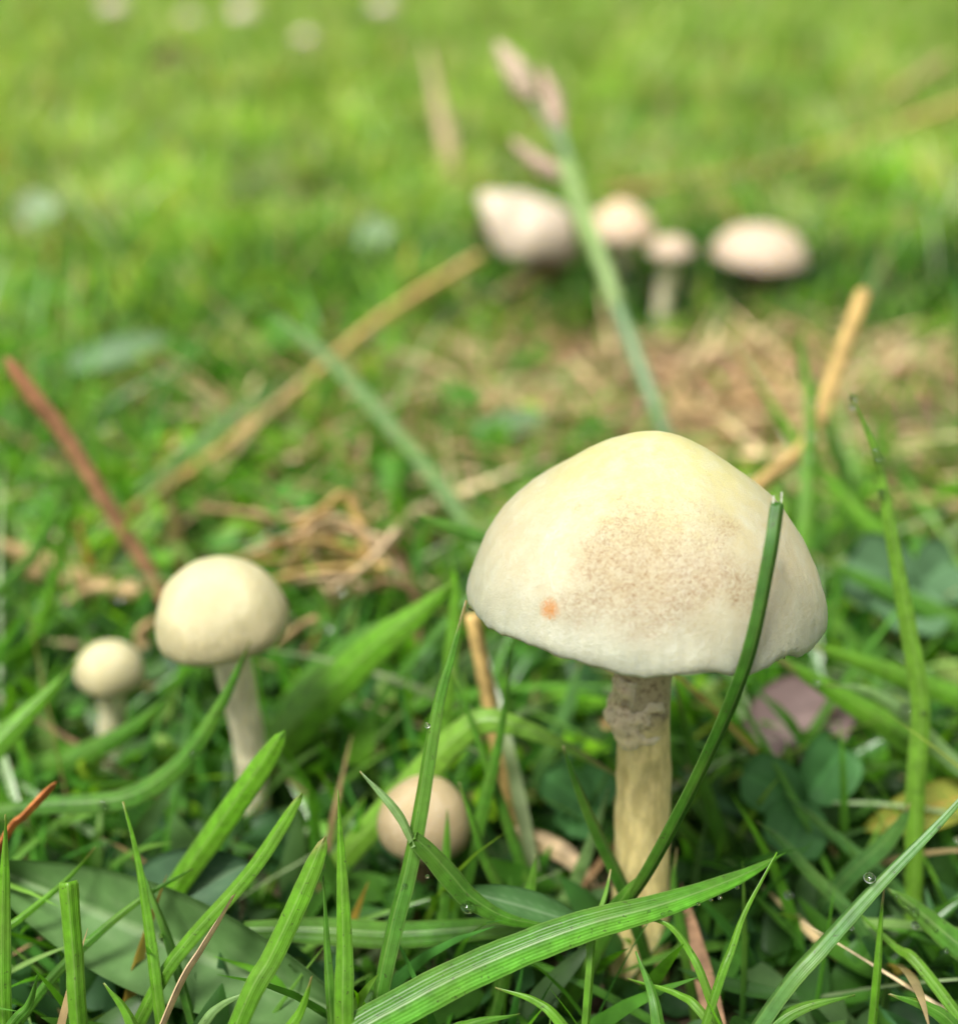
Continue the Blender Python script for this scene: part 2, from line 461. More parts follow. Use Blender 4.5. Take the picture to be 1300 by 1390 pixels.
# ring remnant
rp = [at(868, 1003, 0.1365), at(867, 985, 0.1358), at(867, 955, 0.1348), at(866, 935, 0.134), at(866, 915, 0.1335)]
rp = [p - base for p in rp]
M_RING = stem_material('ring_tissue', (0.62, 0.51, 0.30), (0.64, 0.54, 0.34), (0.2, 0.115, 0.045), split=0.3, dirt_amt=0.75)
def ring_r(s):
    return 0.0027 + 0.0007 * math.sin(math.pi * min(1, s * 1.1)) ** 0.7 if s < 0.9 else 0.0026
link('ring', tube_mesh('ring', rp, ring_r, M_RING, 50, 56, 0.3, 5.0, nscale=360), mush_main)

M_CAP2 = cap_material('pale_cap', (0.54, 0.50, 0.29), (0.52, 0.47, 0.27), (0.48, 0.42, 0.24), (0.4, 0.3, 0.15), 0.12)
M_STEM2 = stem_material('pale_stem', (0.56, 0.52, 0.34), (0.56, 0.52, 0.36), (0.2, 0.15, 0.08), split=0.9, dirt_amt=0.25)
def stand(bx, by, cx_, cy_, rw):
    b = at(bx, by, gd(by)); y = b.y
    b.z = hgt(b.x, b.y)
    c = at_y(cx_, cy_, y)
    d = proj(c)[2]
    return b, c, rw * d / F_PX
b, c, r = stand(346, 1140, 300, 838, 90)
mushroom('round pale yellow mushroom with long slim stem beside a red-brown straw', b, c, r, DOME, M_CAP2, M_STEM2, 0.0020, 0.0027,
         tilt=(R_(-6), R_(-5)), wob=0.035, rag=0.04, rough=0.09, seed=8, stem_top=-0.1, bend=(0.0012, 0, 0), gills=False)
b, c, r = stand(156, 1030, 150, 912, 45)
mushroom('tiny pale button mushroom with short stem next to a larger round one', b, c, r, BALL, M_CAP2, M_STEM2, 0.0022, 0.0022,
         tilt=(R_(-5), R_(7)), wob=0.05, rough=0.1, seed=12, stem_top=-0.2, gills=False)
M_CAP3 = cap_material('tan_cap', (0.43, 0.34, 0.19), (0.38, 0.295, 0.165), (0.32, 0.25, 0.14), (0.25, 0.15, 0.08), 0.25)
M_STEM3 = stem_material('brown_stem', (0.13, 0.075, 0.04), (0.16, 0.09, 0.05), (0.06, 0.03, 0.02), split=0.9)
b, c, r = stand(562, 1262, 576, 1116, 64)
mushroom('small tan button mushroom with dark brown stem low in the grass', b, c, r, BALL, M_CAP3, M_STEM3, 0.0019, 0.0019,
         tilt=(R_(-6), R_(8)), wob=0.05, seed=17, stem_top=-0.2, gills=False)
M_CAP4 = cap_material('pinkish_cap', (0.54, 0.43, 0.30), (0.52, 0.41, 0.29), (0.48, 0.37, 0.27), (0.35, 0.22, 0.15), 0.2)
M_CAP5 = cap_material('ivory_cap', (0.58, 0.50, 0.37), (0.55, 0.46, 0.35), (0.52, 0.43, 0.33), (0.4, 0.3, 0.2), 0.15)
M_CAP6 = cap_material('buff_cap', (0.62, 0.47, 0.28), (0.58, 0.43, 0.28), (0.5, 0.38, 0.28), (0.35, 0.22, 0.12), 0.2)
GB = 'mushroom cluster behind the brown thatch'
b, c, r = stand(1022, 428, 1030, 345, 65)
mushroom('pinkish beige mushroom with wide flat dome in the row behind the thatch', b, c, r, FLAT, M_CAP4, M_STEM3, 0.0035, 0.003, seed=21, H=0.95, group=GB, tilt=(R_(4), R_(3)))
b, c, r = stand(896, 440, 910, 342, 31)
mushroom('smallest mushroom of the row behind the thatch, with slim green-brown stem', b, c, r, FLAT, M_CAP4, M_STEM2, 0.0028, 0.0026, seed=23, H=1.1, group=GB)
b, c, r = stand(850, 425, 842, 318, 47)
mushroom('buff orange domed mushroom behind the seeding grass stalk', b, c, r, BELL, M_CAP6, M_STEM2, 0.0032, 0.003, seed=25, H=1.0, group=GB)
def broken(q):
    a = math.atan2(q.y, q.x)
    k = max(0.0, math.cos(a - math.pi * 0.98)) ** 1.6
    rr = math.hypot(q.x, q.y)
    return Vector((q.x * (1 + 0.05 * math.sin(3 * a)), q.y * (1 + 0.1 * math.sin(2 * a + 1)), q.z + 0.42 * k * rr ** 2 + 0.08 * rr * math.sin(4 * a + 0.6)))
b, c, r = stand(725, 430, 712, 318, 68)
mushroom('ivory mushroom with torn upturned brim beside the seeding grass stalk', b, c, r, FLAT, M_CAP5, M_STEM2, 0.004, 0.0036, seed=29, H=1.15, group=GB, warp=broken, tilt=(R_(16), R_(10)), wob=0.05)
for i, (px, py, rw) in enumerate(((155, 6, 22), (330, 14, 22), (415, 48, 18), (520, 6, 20), (258, 22, 19))):
    b, c, r = stand(px, py + 26, px, py + 6, rw)
    mushroom('far pale domed mushroom standing out in the open lawn', b, c, r * 0.9, FLAT, M_CAP5, M_STEM2, r * 0.2, r * 0.16, seed=40 + i, H=1.2, group='pale mushrooms far out in the lawn', gills=False, seg=32)

# ------------------------------------------------------------------ single blades, straws, stalks
CURVES = {}
def ribbon(name, P3, width, mat, col_root, col_tip, roll=0.0, twist=0.0, fold=0.25, thick=0.00022, taper='blade', n=44, K=6, uvw=True, face=None, dark=False, half=1.0, tipdry=0.0):
    P = spline(P3, n)
    if face is None and roll and not dark:
        Tm = (P[n // 2 + 1] - P[n // 2 - 1]).normalized(); Vm = (P[n // 2] - CAM).normalized()
        S0 = Tm.cross(Vm).normalized()
        def zz(rl):
            q = (Matrix.Rotation(rl, 3, Tm) @ S0).cross(Tm).normalized()
            return q.z if q.dot(Vm) < 0 else -q.z
        if zz(-roll) > zz(roll): roll = -roll
    V, F, UV, COL = [], [], [], []
    c0, c1 = np.array(col_root), np.array(col_tip)
    for i, p in enumerate(P):
        s = i / n
        T = (P[min(i + 1, n)] - P[max(i - 1, 0)]).normalized()
        Vw = face if face is not None else (P[n // 2] - CAM).normalized()
        S = T.cross(Vw).normalized()
        S = Matrix.Rotation(roll + twist * s, 3, T) @ S
        Nn = S.cross(T).normalized()
        if Nn.z < 0 and abs(Nn.z) > 0.9: pass
        if taper == 'blade':
            wv = width * (0.62 + 0.38 * math.sin(min(1.0, s / 0.45) * math.pi / 2)) * max(0.02, 1 - max(0, (s - 0.35) / 0.65) ** 2.2)
        elif taper == 'cut':
            wv = width * (0.8 + 0.2 * math.sin(min(1.0, s / 0.5) * math.pi / 2)) * (1.0 if s < 0.985 else 0.9)
        elif taper == 'round':
            wv = width * (0.75 + 0.25 * min(1, s / 0.4)) * math.sqrt(max(0.0015, 1 - max(0, (s - 0.86) / 0.14) ** 2))
        elif taper == 'leaf':
            wv = width * max(0.03, math.sin(math.pi * (0.04 + 0.95 * s)) ** 0.7)
        else:
            wv = width
        wob = 1 + 0.07 * mnoise.noise(Vector((s * 6, width * 1e4, 0))) + 0.04 * mnoise.noise(Vector((s * 30, width * 1e4, 4)))
        wv *= wob
        prof = []
        for k in range(K + 1):
            u = k / K * 2 - 1
            prof.append((u, fold * abs(u) * wv * 0.5 + thick * (0.5 if abs(u) < 0.99 else 0.15)))
        for k in range(K, -1, -1):
            u = k / K * 2 - 1
            prof.append((u, fold * abs(u) * wv * 0.5 - thick * (0.5 if abs(u) < 0.99 else 0.15) - (thick * 1.6 if abs(u) < 0.15 else 0)))
        m = len(prof)
        for u, h in prof:
            V.append(p + S * (u * wv * 0.5) - Nn * h if False else p + S * (u * wv * 0.5) + Nn * h)
            UV.append((u * 0.5 + 0.5, s))
            cq = (c0 + (c1 - c0) * s) * (half if u < 0 else 1.0)
            td = max(0.0, min(1.0, (s - tipdry + 0.03 * u) / 0.05)) if tipdry else 0.0
            COL.append(cq + (np.array((0.34, 0.25, 0.12)) - cq) * td * 0.85)
    m = 2 * (K + 1)
    for i in range(n):
        for j in range(m):
            j2 = (j + 1) % m
            F.append((i * m + j, i * m + j2, (i + 1) * m + j2, (i + 1) * m + j))
    for base in (0, n * m):
        for k in range(K):
            F.append((base + k, base + k + 1, base + m - 2 - k, base + m - 1 - k))
    return mesh_np(name, [tuple(v) for v in V], F, mat, col=COL, uv=UV), P

def to3(pts, d0, d1):
    """pixel points from the root end to the tip; depth runs from d0 to d1 (mm) unless given per point"""
    L = [0.0]
    for a, b_ in zip(pts, pts[1:]): L.append(L[-1] + math.hypot(b_[0] - a[0], b_[1] - a[1]))
    out = []
    for p, l in zip(pts, L):
        d = p[2] if len(p) > 2 else d0 + (d1 - d0) * l / L[-1]
        q = at(p[0], p[1], d * 0.001)
        out.append(q)
    return out
def root_to_soil(P):
    """let the root run on into the soil"""
    p = P[0]; z = p.z - hgt(p.x, p.y)
    if z > 0.001:
        t = (P[0] - P[1]).normalized()
        t = (t + Vector((0, 0, -0.45))).normalized()
        if t.z > -0.4: t.z = -0.4; t.normalize()
        L = (z + 0.003) / -t.z
        P = [p + t * L, p + t * L * 0.5 + Vector((0, 0, 0.0005))] + P
    return P
GREEN = {'dark': ((0.035, 0.125, 0.01), (0.035, 0.14, 0.009)), 'mid': ((0.06, 0.18, 0.02), (0.075, 0.24, 0.015)),
         'bright': ((0.10, 0.26, 0.02), (0.125, 0.33, 0.01)), 'cool': ((0.07, 0.19, 0.045), (0.085, 0.23, 0.05)),
         'pale': ((0.15, 0.27, 0.09), (0.2, 0.33, 0.13)), 'lime': ((0.15, 0.32, 0.025), (0.19, 0.38, 0.04)),
         'tan': ((0.36, 0.24, 0.11), (0.46, 0.33, 0.16)), 'red': ((0.40, 0.26, 0.13), (0.44, 0.2, 0.10)),
         'ochre': ((0.42, 0.28, 0.10), (0.52, 0.36, 0.13)), 'brown': ((0.2, 0.12, 0.06), (0.27, 0.17, 0.085)),
         'orange': ((0.40, 0.13, 0.04), (0.45, 0.16, 0.05)), 'buff': ((0.5, 0.36, 0.2), (0.55, 0.42, 0.26))}
def blade(key, label, pts, d0, d1, wpx, colr='mid', roll=0.3, twist=0.0, fold=0.3, taper='blade', name='grass_shoot', cat='grass blade', group=None, soil=True, n=44, parent=None, thick=0.00022, half=1.0):
    P = to3(pts, d0, d1)
    dm = 0.0005 * (d0 + d1) * (0.88 if max(d0, d1) < 136 and key not in ('main', 'wide') else 1.0)
    if soil: P = root_to_soil(P)
    straw = name == 'dry_straw'
    c0, c1 = GREEN[colr]
    j = 1 + 0.12 * (random.random() - 0.5)
    me, S = ribbon(name, P, wpx * dm / F_PX / math.cos(roll), M_STRAW if straw else M_BLADE, [v * j for v in c0], [v * j for v in c1], roll, twist, fold, taper=taper, n=n, thick=thick, dark=colr == 'dark', half=half, tipdry=0.0 if straw or taper == 'cut' else random.choice((0, 0.9, 0.95, 0.97)))
    o = link(name, me, parent)
    if parent is None: tag(o, label, cat, group)
    CURVES[key] = S
    return o
def straw(key, label, pts, d0, d1, wpx, colr='tan', soil=False, group=None, **kw):
    kw.setdefault('taper', 'cut'); kw.setdefault('fold', 0.55); kw.setdefault('roll', 0.15); kw.setdefault('thick', 0.0006)
    return blade(key, label, pts, d0, d1, wpx * 0.85, colr, name='dry_straw', cat='straw', soil=soil, group=group, **kw)

# the shoot that crosses the big cap
blade('main', 'dark green clipped grass blade crossing in front of the large cap', [(835, 1250, 131), (882, 1180, 126), (950, 1050, 118.5), (1012, 905, 111.5), (1044, 765, 110), (1057, 682, 111)], 125, 111, 18, 'dark', roll=0.45, fold=0.35, taper='cut', n=60)
blade('mainsheath', 'short green blade sheathing the foot of the clipped dark blade', [(818, 1262), (850, 1215), (880, 1180)], 131, 127, 34, 'mid', roll=0.3, fold=0.4)
blade('wide', 'wide light green two-toned leaf blade lying across the foot of the large mushroom', [(440, 1432, 117), (560, 1358, 119), (670, 1304, 121), (790, 1258, 122), (900, 1228, 123), (1000, 1192, 125), (1066, 1158, 127)], 119, 127, 50, 'mid', roll=0.12, fold=0.28, n=60, half=1.9)
blade('b3', 'thin upright grass blade overlapping the tip of the wide leaf', [(975, 1335), (992, 1290), (1012, 1236), (1055, 1158)], 118, 121, 13, 'bright')
blade('b4', 'long straight diagonal grass blade with pale edge and a droplet', [(1060, 1345), (1115, 1282), (1188, 1202), (1270, 1120), (1345, 1042)], 122, 124, 24, 'cool', roll=0.6, fold=0.5, n=60)
blade('b5', 'tall bright green blade beaded with droplets to the right of the large cap', [(1240, 1225), (1243, 1080), (1250, 960), (1233, 850), (1209, 720), (1190, 620), (1152, 530)], 150, 142, 26, 'lime', roll=0.25, fold=0.35, n=60)
blade('b6', 'short upright blade under the long diagonal blade', [(1190, 1330), (1194, 1270), (1199, 1205)], 126, 126, 13, 'bright')
blade('b7', 'broad dew-covered blade pointing down below the long diagonal blade', [(1390, 1345), (1300, 1282), (1240, 1232), (1204, 1206)], 128, 134, 46, 'mid', roll=0.2)
blade('b8', 'narrow blade leaning left below the dew-covered blade', [(1260, 1325), (1215, 1285), (1160, 1235)], 127, 134, 18, 'bright')
blade('b9', 'greyish green blade leaning over the clover leaves', [(1215, 1205), (1170, 1165), (1110, 1115), (1062, 1076)], 150, 150, 20, 'cool')
blade('b10', 'dull green blade between the clover and the wide leaf', [(1150, 1235), (1100, 1185), (1060, 1140), (1026, 1115)], 142, 141, 20, 'cool')
blade('b11', 'short pale blade rising behind the long diagonal blade', [(1150, 1190), (1195, 1150), (1222, 1118), (1235, 1090)], 147, 142, 26, 'cool')
blade('b12', 'broad green blade sloping away under the right rim of the large cap', [(1370, 1085), (1290, 1040), (1190, 975), (1110, 925), (1040, 885)], 160, 158, 44, 'bright', roll=0.3)
blade('b13', 'bright broad blade sloping down from beneath the large cap edge', [(1360, 975), (1260, 930), (1160, 895), (1085, 870)], 172, 166, 34, 'bright')
blade('b14', 'pale tipped blade arching towards a bright droplet', [(1370, 1090), (1290, 1030), (1235, 975), (1180, 938), (1120, 930)], 156, 152, 24, 'pale')
blade('b15', 'long dark blade running down right from behind the large cap', [(1420, 905), (1310, 830), (1200, 730), (1090, 610), (985, 455)], 200, 215, 30, 'bright', n=60)
blade('b16', 'blurred green blade running parallel below the long dark one', [(1400, 900), (1290, 840), (1180, 790), (1085, 745)], 190, 190, 34, 'mid')
blade('b17', 'upright soft green blade standing just behind the right of the large cap', [(1092, 740), (1098, 640), (1100, 560), (1086, 440)], 200, 205, 24, 'bright')
blade('b18', 'slim blade rising behind the stem of the large mushroom', [(995, 1180), (965, 1095), (938, 1010), (913, 915)], 158, 150, 22, 'mid')
blade('b19', 'slim dark blade leaning against the left of the large stem', [(850, 1215), (815, 1140), (785, 1070), (763, 1012)], 137, 132, 19, 'dark', roll=0.5)
blade('b20', 'narrow blade crossing another in an X left of the large stem', [(720, 1210), (690, 1120), (655, 1020), (612, 905)], 150, 146, 17, 'mid')
blade('b21', 'upright narrow blade crossing its neighbour left of the large stem', [(630, 1200), (655, 1095), (678, 1000), (697, 872)], 148, 143, 20, 'mid')
blade('b22', 'yellow-green blade arched over between button mushroom and large stem', [(470, 1160), (560, 1062), (612, 1008), (655, 978), (710, 988), (765, 1012), (850, 1060)], 152, 146, 40, 'lime', roll=0.2, n=60)
# the shoot left of the cap
e = bpy.data.objects.new('grass_shoot', None); C.objects.link(e); e.location = (0, 0, 0)
SH = e
tag(e, 'upright grass shoot with side leaves standing under the left rim of the large cap', 'grass shoot')
blade('s1', '', [(515, 1345), (535, 1250), (553, 1180), (570, 1090), (592, 960), (615, 880), (634, 815)], 122, 124, 27, 'mid', roll=0.5, fold=0.5, taper='blade', parent=e, n=60)
blade('s2', '', [(562, 1150), (545, 1112), (520, 1080), (488, 1048)], 121, 123, 14, 'pale', roll=0.3, parent=e, soil=False)
blade('s3', '', [(562, 1138), (585, 1160), (612, 1190), (640, 1220), (690, 1248), (770, 1262)], 121, 128, 34, 'mid', roll=0.3, parent=e, soil=False)
SHOOT_BASE = CURVES['s1'][0]
e.location = SHOOT_BASE
for i_, o_ in enumerate(sorted([x for x in C.objects if x.parent is e], key=lambda x: x.name)):
    o_.name = 'stalk' if i_ == 0 else 'leaf_blade'
    o_.location = -SHOOT_BASE
blade('b23', 'slender pointed blade with dry tip beside the large grey-green leaf', [(212, 1345), (204, 1280), (188, 1175), (168, 1088)], 124, 127, 18, 'bright', roll=0.4)
blade('b24', 'stout bright blade leaning right with a blunt pale tip', [(215, 1250), (238, 1205), (312, 1100), (387, 992)], 139, 134, 33, 'bright', roll=0.3, taper='round')
blade('b25', 'long medium blade leaning right below the stout bright blade', [(215, 1335), (258, 1275), (342, 1180), (411, 1076)], 125, 127, 22, 'bright', roll=0.4, taper='round')
blade('b26', 'thick pale-streaked blade with rounded tip leaning right near the pointed one', [(335, 1360), (368, 1300), (402, 1228), (442, 1136)], 118, 120, 32, 'bright', roll=0.3, taper='round')
blade('b27', 'upright sharply pointed green blade left of the grass shoot', [(466, 1370), (467, 1290), (464, 1190), (459, 1072)], 118, 121, 30, 'bright', roll=0.2)
blade('b28', 'short thin blade hugging the upright pointed one', [(448, 1350), (444, 1290), (439, 1188)], 120, 121, 16, 'mid')
blade('b29', 'short clipped blade with pale midrib in front of the grey-green leaf', [(104, 1365), (101, 1310), (96, 1250), (92, 1198)], 117, 118, 28, 'bright', roll=0.1, fold=0.6, taper='cut')
blade('b30', 'upright blade at the edge of the grey-green leaf near the orange straw', [(4, 1360), (4, 1260), (6, 1180), (8, 1105)], 120, 121, 24, 'bright')
blade('b31', 'curved soft blade sweeping in front of the round mushroom stem', [(-60, 1110), (60, 1093), (170, 1083), (245, 1035), (300, 955), (340, 870)], 150, 146, 28, 'mid', n=60, soil=False)
blade('b32', 'blurred bright blade leaning up towards the tiny button mushroom', [(-60, 1070), (0, 1005), (45, 960), (105, 900)], 152, 158, 40, 'bright')
blade('b33', 'soft green blade lying low under the tiny button mushroom', [(60, 1040), (120, 1020), (185, 985), (235, 940)], 172, 166, 34, 'mid')
blade('b34', 'broad blurred blade slanting between the two cream mushrooms', [(330, 1060), (400, 985), (505, 880), (570, 830), (622, 785)], 172, 164, 58, 'bright', roll=0.25)
blade('b35', 'second broad blade slanting alongside, nearer the round mushroom', [(380, 990), (420, 930), (480, 870), (530, 840)], 178, 174, 44, 'mid')
blade('b36', 'short dark green blade poking out behind the left of the large cap', [(700, 745), (650, 728), (600, 712), (562, 698)], 160, 158, 20, 'mid', soil=False)
blade('b37', 'thin upright blade behind the left rim of the large cap', [(610, 900), (615, 850), (618, 800), (612, 755)], 160, 160, 20, 'bright')
blade('b38', 'slim dark blade leaning across the red-brown straw', [(-30, 830), (40, 760), (75, 700), (100, 635)], 195, 190, 15, 'mid')
blade('b39', 'bright slim blade rising beside the red-brown straw', [(20, 930), (60, 830), (85, 740), (100, 660)], 200, 192, 19, 'bright')
blade('b40', 'long pale blade lying diagonally over the turf towards the large cap', [(665, 770), (600, 660), (480, 520), (410, 455), (362, 420)], 222, 275, 20, 'pale', n=60, soil=False)
blade('b41', 'pale green blade lying alongside the long brown straw', [(185, 668), (265, 605), (335, 552), (405, 505)], 236, 262, 15, 'pale', soil=False)
blade('b42', 'low horizontal blade lying behind the feet of the upright blades', [(330, 1262), (430, 1262), (540, 1268), (690, 1258), (760, 1262)], 134, 134, 42, 'mid', soil=False)
blade('b43', 'upright soft blade standing under the front of the large cap', [(745, 1015), (770, 960), (778, 930), (790, 890)], 172, 172, 22, 'cool')
blade('b44', 'grey green blade at the feet of the round mushroom', [(250, 1170), (235, 1100), (250, 1020), (262, 950)], 168, 166, 16, 'cool')
blade('b45', 'thin blade rising from the base of the grey-green leaf', [(245, 1330), (225, 1265), (205, 1215), (190, 1175)], 128, 130, 15, 'mid')
blade('b46', 'pale thin blade rising left of the large stem base', [(745, 1262), (785, 1185), (810, 1120), (826, 1070)], 150, 147, 20, 'pale')
blade('b47', 'short pointed blade in front of the curled leaf', [(700, 1262), (718, 1210), (728, 1160)], 136, 136, 24, 'mid')
blade('b48', 'long bright blade lying low behind the clover', [(1010, 1200), (940, 1140), (900, 1090), (870, 1062)], 160, 160, 24, 'lime')
blade('b50', 'thin dark blade standing before the tan button cap', [(600, 1240), (603, 1190), (606, 1140), (607, 1098)], 140, 139, 17, 'mid')
blade('b51', 'slender blade leaning over the right of the tan button cap', [(690, 1230), (660, 1170), (640, 1110), (622, 1062)], 142, 139, 15, 'mid')
blade('b52', 'narrow blade crossing the grey-green leaf towards the stout blade', [(60, 1340), (130, 1270), (200, 1215), (262, 1180)], 128, 132, 15, 'mid')
blade('b53', 'fine blade lying over the tip of the grey-green leaf', [(-30, 1290), (30, 1245), (90, 1195), (130, 1150)], 130, 134, 13, 'bright')
blade('b54', 'fine upright blade at the left of the large stem foot', [(800, 1330), (805, 1270), (822, 1215), (828, 1180)], 124, 127, 13, 'bright')
blade('b55', 'thin arched blade in front of the large stem foot', [(960, 1345), (935, 1290), (905, 1255), (862, 1245)], 121, 124, 13, 'bright')
blade('b56', 'pointed blade standing at the right of the large stem foot', [(935, 1310), (925, 1260), (915, 1205), (918, 1150)], 140, 140, 17, 'mid')
blade('b49', 'blurred blade leaning left beyond the brown thatch patch', [(1145, 640), (1115, 560), (1090, 500), (1084, 440)], 225, 222, 18, 'mid')
NW = ['at the foot of the grass shoot', 'under the root end of the wide leaf', 'in front of the large stem base', 'lying across the large stem base', 'lying below the long diagonal blade', 'right of the clipped pale-ribbed blade', 'left of the clipped pale-ribbed blade',
      'lying beneath the wide leaf', 'lying below the dew-covered blade', 'by the thin buff straw tip', 'between the rounded and the pointed blades']
for i, (a, d0, d1, wv, cl) in enumerate([
        ([(520, 1420), (560, 1360), (612, 1318)], 120, 124, 26, 'mid'), ([(770, 1400), (728, 1360), (672, 1342)], 118, 120, 17, 'bright'),
        ([(895, 1400), (884, 1345), (862, 1292)], 120, 123, 22, 'mid'), ([(965, 1390), (920, 1350), (852, 1330)], 121, 126, 15, 'bright'),
        ([(1040, 1400), (1090, 1368), (1160, 1352)], 122, 122, 24, 'mid'), ([(190, 1420), (170, 1372), (140, 1335)], 119, 119, 20, 'bright'),
        ([(10, 1400), (38, 1365), (52, 1322)], 119, 119, 18, 'mid'), ([(590, 1420), (640, 1390), (705, 1378)], 117, 119, 22, 'mid'),
        ([(1300, 1400), (1260, 1368), (1205, 1350)], 121, 121, 26, 'mid'), ([(270, 1400), (300, 1365), (345, 1345)], 119, 119, 16, 'pale'),
        ([(380, 1420), (408, 1372), (424, 1325)], 117, 117, 20, 'bright')]):
    blade('f%d' % i, 'short near-edge grass blade ' + NW[i], a, d0, d1, wv, cl, roll=0.3, group='short blades at the near edge of the turf')

# dry straws
straw('red', 'red-brown dry straw leaning up behind the round pale mushroom', [(225, 815), (205, 778), (150, 690), (95, 600), (45, 535), (8, 484)], 205, 185, 25, 'red', taper='round', soil=True)
straw('long', 'long brown straw lying diagonally across the middle of the turf', [(170, 700), (300, 610), (420, 515), (520, 430), (655, 345)], 240, 380, 19, 'ochre', n=60)
straw('thick', 'thick brown straw end under the torn ivory mushroom', [(678, 405), (730, 368), (785, 332)], 390, 410, 34, 'brown')
blade('bent1', 'ochre hollow straw bent in an elbow behind the right of the large cap', [(985, 700), (1025, 662), (1075, 622), (1103, 585), (1135, 500), (1172, 392)], 205, 212, 21, 'ochre', name='dry_straw', cat='straw', roll=0.1, fold=0.6, taper='cut', n=60, thick=0.0006)
straw('vert', 'upright tan straw behind the crossing blades', [(700, 1130), (682, 1040), (662, 940), (642, 835)], 165, 156, 24, 'ochre', soil=True)
straw('drop', 'thin buff straw tip between the leaning blades', [(240, 1345), (272, 1290), (300, 1245), (319, 1214)], 121, 122, 12, 'buff', taper='blade', soil=True)
straw('orange', 'short orange straw beside the upright blade near the grey-green leaf', [(8, 1135), (35, 1105), (76, 1062)], 135, 133, 14, 'orange', taper='round', soil=True)
straw('pale1', 'long pale straw lying across the far lawn behind the mushroom row', [(820, 262), (1000, 235), (1160, 190), (1330, 130)], 560, 720, 14, 'ochre')
straw('pale2', 'upright pale dry blade far out in the lawn', [(610, 200), (598, 150), (578, 60)], 640, 640, 26, 'buff', soil=True, taper='leaf')
straw('pale3', 'tilted pale straw on the far lawn above the mushroom row', [(1080, 200), (1190, 140), (1290, 75)], 800, 900, 12, 'tan')
GT = 'straws of the dry tangle behind the round mushroom'
TW = ['lying flat along the foot of', 'looped over the top of', 'standing in a peak in', 'running in from the long brown straw to', 'slanting up out of', 'crossing the middle of',
      'pointing from the round cap under', 'hanging down the far side of', 'lying behind the round cap beside', 'thin and pale on the crown of', 'thin and upright inside', 'short and split at the foot of', 'fine and curved around', 'brownish and bent low in', 'straw-coloured and straight across', 'pale, arched and slender over']
for i, (a, d, wv, cl) in enumerate([
        ([(330, 800), (420, 778), (530, 770)], 205, 16, 'ochre'), ([(350, 750), (430, 720), (520, 735), (548, 790)], 210, 15, 'buff'),
        ([(400, 720), (440, 690), (470, 672), (490, 720), (500, 770)], 208, 14, 'ochre'), ([(270, 690), (350, 700), (430, 718)], 225, 14, 'tan'),
        ([(445, 805), (500, 765), (540, 720)], 200, 15, 'buff'), ([(380, 800), (420, 745), (500, 705)], 214, 14, 'ochre'),
        ([(430, 840), (410, 850), (370, 880)], 192, 16, 'tan'), ([(520, 720), (550, 770), (570, 830)], 205, 13, 'brown'),
        ([(300, 770), (380, 742), (470, 750)], 216, 15, 'tan'), ([(370, 705), (450, 700), (515, 745)], 218, 12, 'buff'), ([(455, 820), (430, 770), (425, 700)], 212, 10, 'buff'),
        ([(400, 790), (450, 785), (500, 800)], 203, 12, 'buff'), ([(360, 735), (440, 735), (510, 765), (520, 800)], 206, 9, 'ochre'), ([(480, 810), (520, 790), (560, 800)], 201, 12, 'brown'),
        ([(340, 760), (440, 762), (540, 745)], 209, 10, 'ochre'), ([(385, 770), (430, 712), (480, 712), (530, 770)], 207, 9, 'buff')]):
    straw('t%d' % i, 'ochre dry straw ' + TW[i] + ' the dry tangle', a, d, d + 3, wv, cl, group=GT)
GL = 'brown straws lying behind the tiny button mushroom'
LWD = ['reaching towards the red-brown straw', 'under the red-brown straw foot', 'short, thick and light', 'stubby, against the round cap']
for i, (a, d, wv) in enumerate([([(-20, 735), (60, 760), (150, 800)], 225, 26), ([(20, 770), (110, 790), (210, 800)], 218, 24), ([(90, 820), (130, 800), (190, 805)], 212, 24),
                                ([(215, 840), (190, 860), (195, 880)], 200, 18)]):
    straw('l%d' % i, 'dead straw behind the tiny button mushroom, ' + LWD[i], a, d, d, wv, 'tan', group=GL)
# dry curled leaf between button and stem
straw('dryleaf', 'curled dry buff leaf between the button mushroom and the large stem', [(690, 1125), (730, 1140), (775, 1165), (815, 1215)], 158, 154, 34, 'buff', taper='leaf')

# seeding grass stalk
e = bpy.data.objects.new('seed_stalk', None); C.objects.link(e); e.location = at(945, 700, gd(700) * 0.99)
tag(e, 'grey-green seeding grass stalk with three spikelets rising behind the large cap', 'grass stalk')
e0 = e.location.copy()
def stalk(name, pts, r0, r1, col, mat=M_STALK, n=36):
    P = [at(p[0], p[1], p[2] * 0.001) - e0 for p in pts]
    return link(name, tube_mesh(name, P, lambda s: r0 + (r1 - r0) * s, mat, n, 12, 0.03, 2.0, col=col), e)
stalk('stalk', [(950, 720, 264), (905, 597, 255), (858, 470, 262), (815, 360, 275), (792, 300, 285), (770, 215, 300), (757, 175, 308)], 0.0017, 0.0013, (0.14, 0.23, 0.10))
stalk('sheath', [(838, 415, 268), (812, 345, 276), (786, 280, 287), (770, 225, 297)], 0.0020, 0.0025, (0.2, 0.30, 0.09))
def spikelet(pts, rm, col):
    P = [at(p[0], p[1], p[2] * 0.001) - e0 for p in pts]
    return link('spikelet', tube_mesh('spikelet', P, lambda s: rm * (0.25 + 0.75 * math.sin(math.pi * min(1, 0.08 + s * 0.95)) ** 0.7), M_STRAW, 30, 16, 0.22, 3.0, col=col, nscale=500), e)
spikelet([(722, 135, 313), (705, 105, 316), (675, 58, 322)], 0.0036, (0.42, 0.33, 0.23))
spikelet([(762, 182, 308), (750, 140, 312), (735, 92, 318)], 0.0026, (0.36, 0.26, 0.19))
spikelet([(772, 245, 297), (735, 225, 300), (695, 190, 306)], 0.0024, (0.36, 0.26, 0.19))
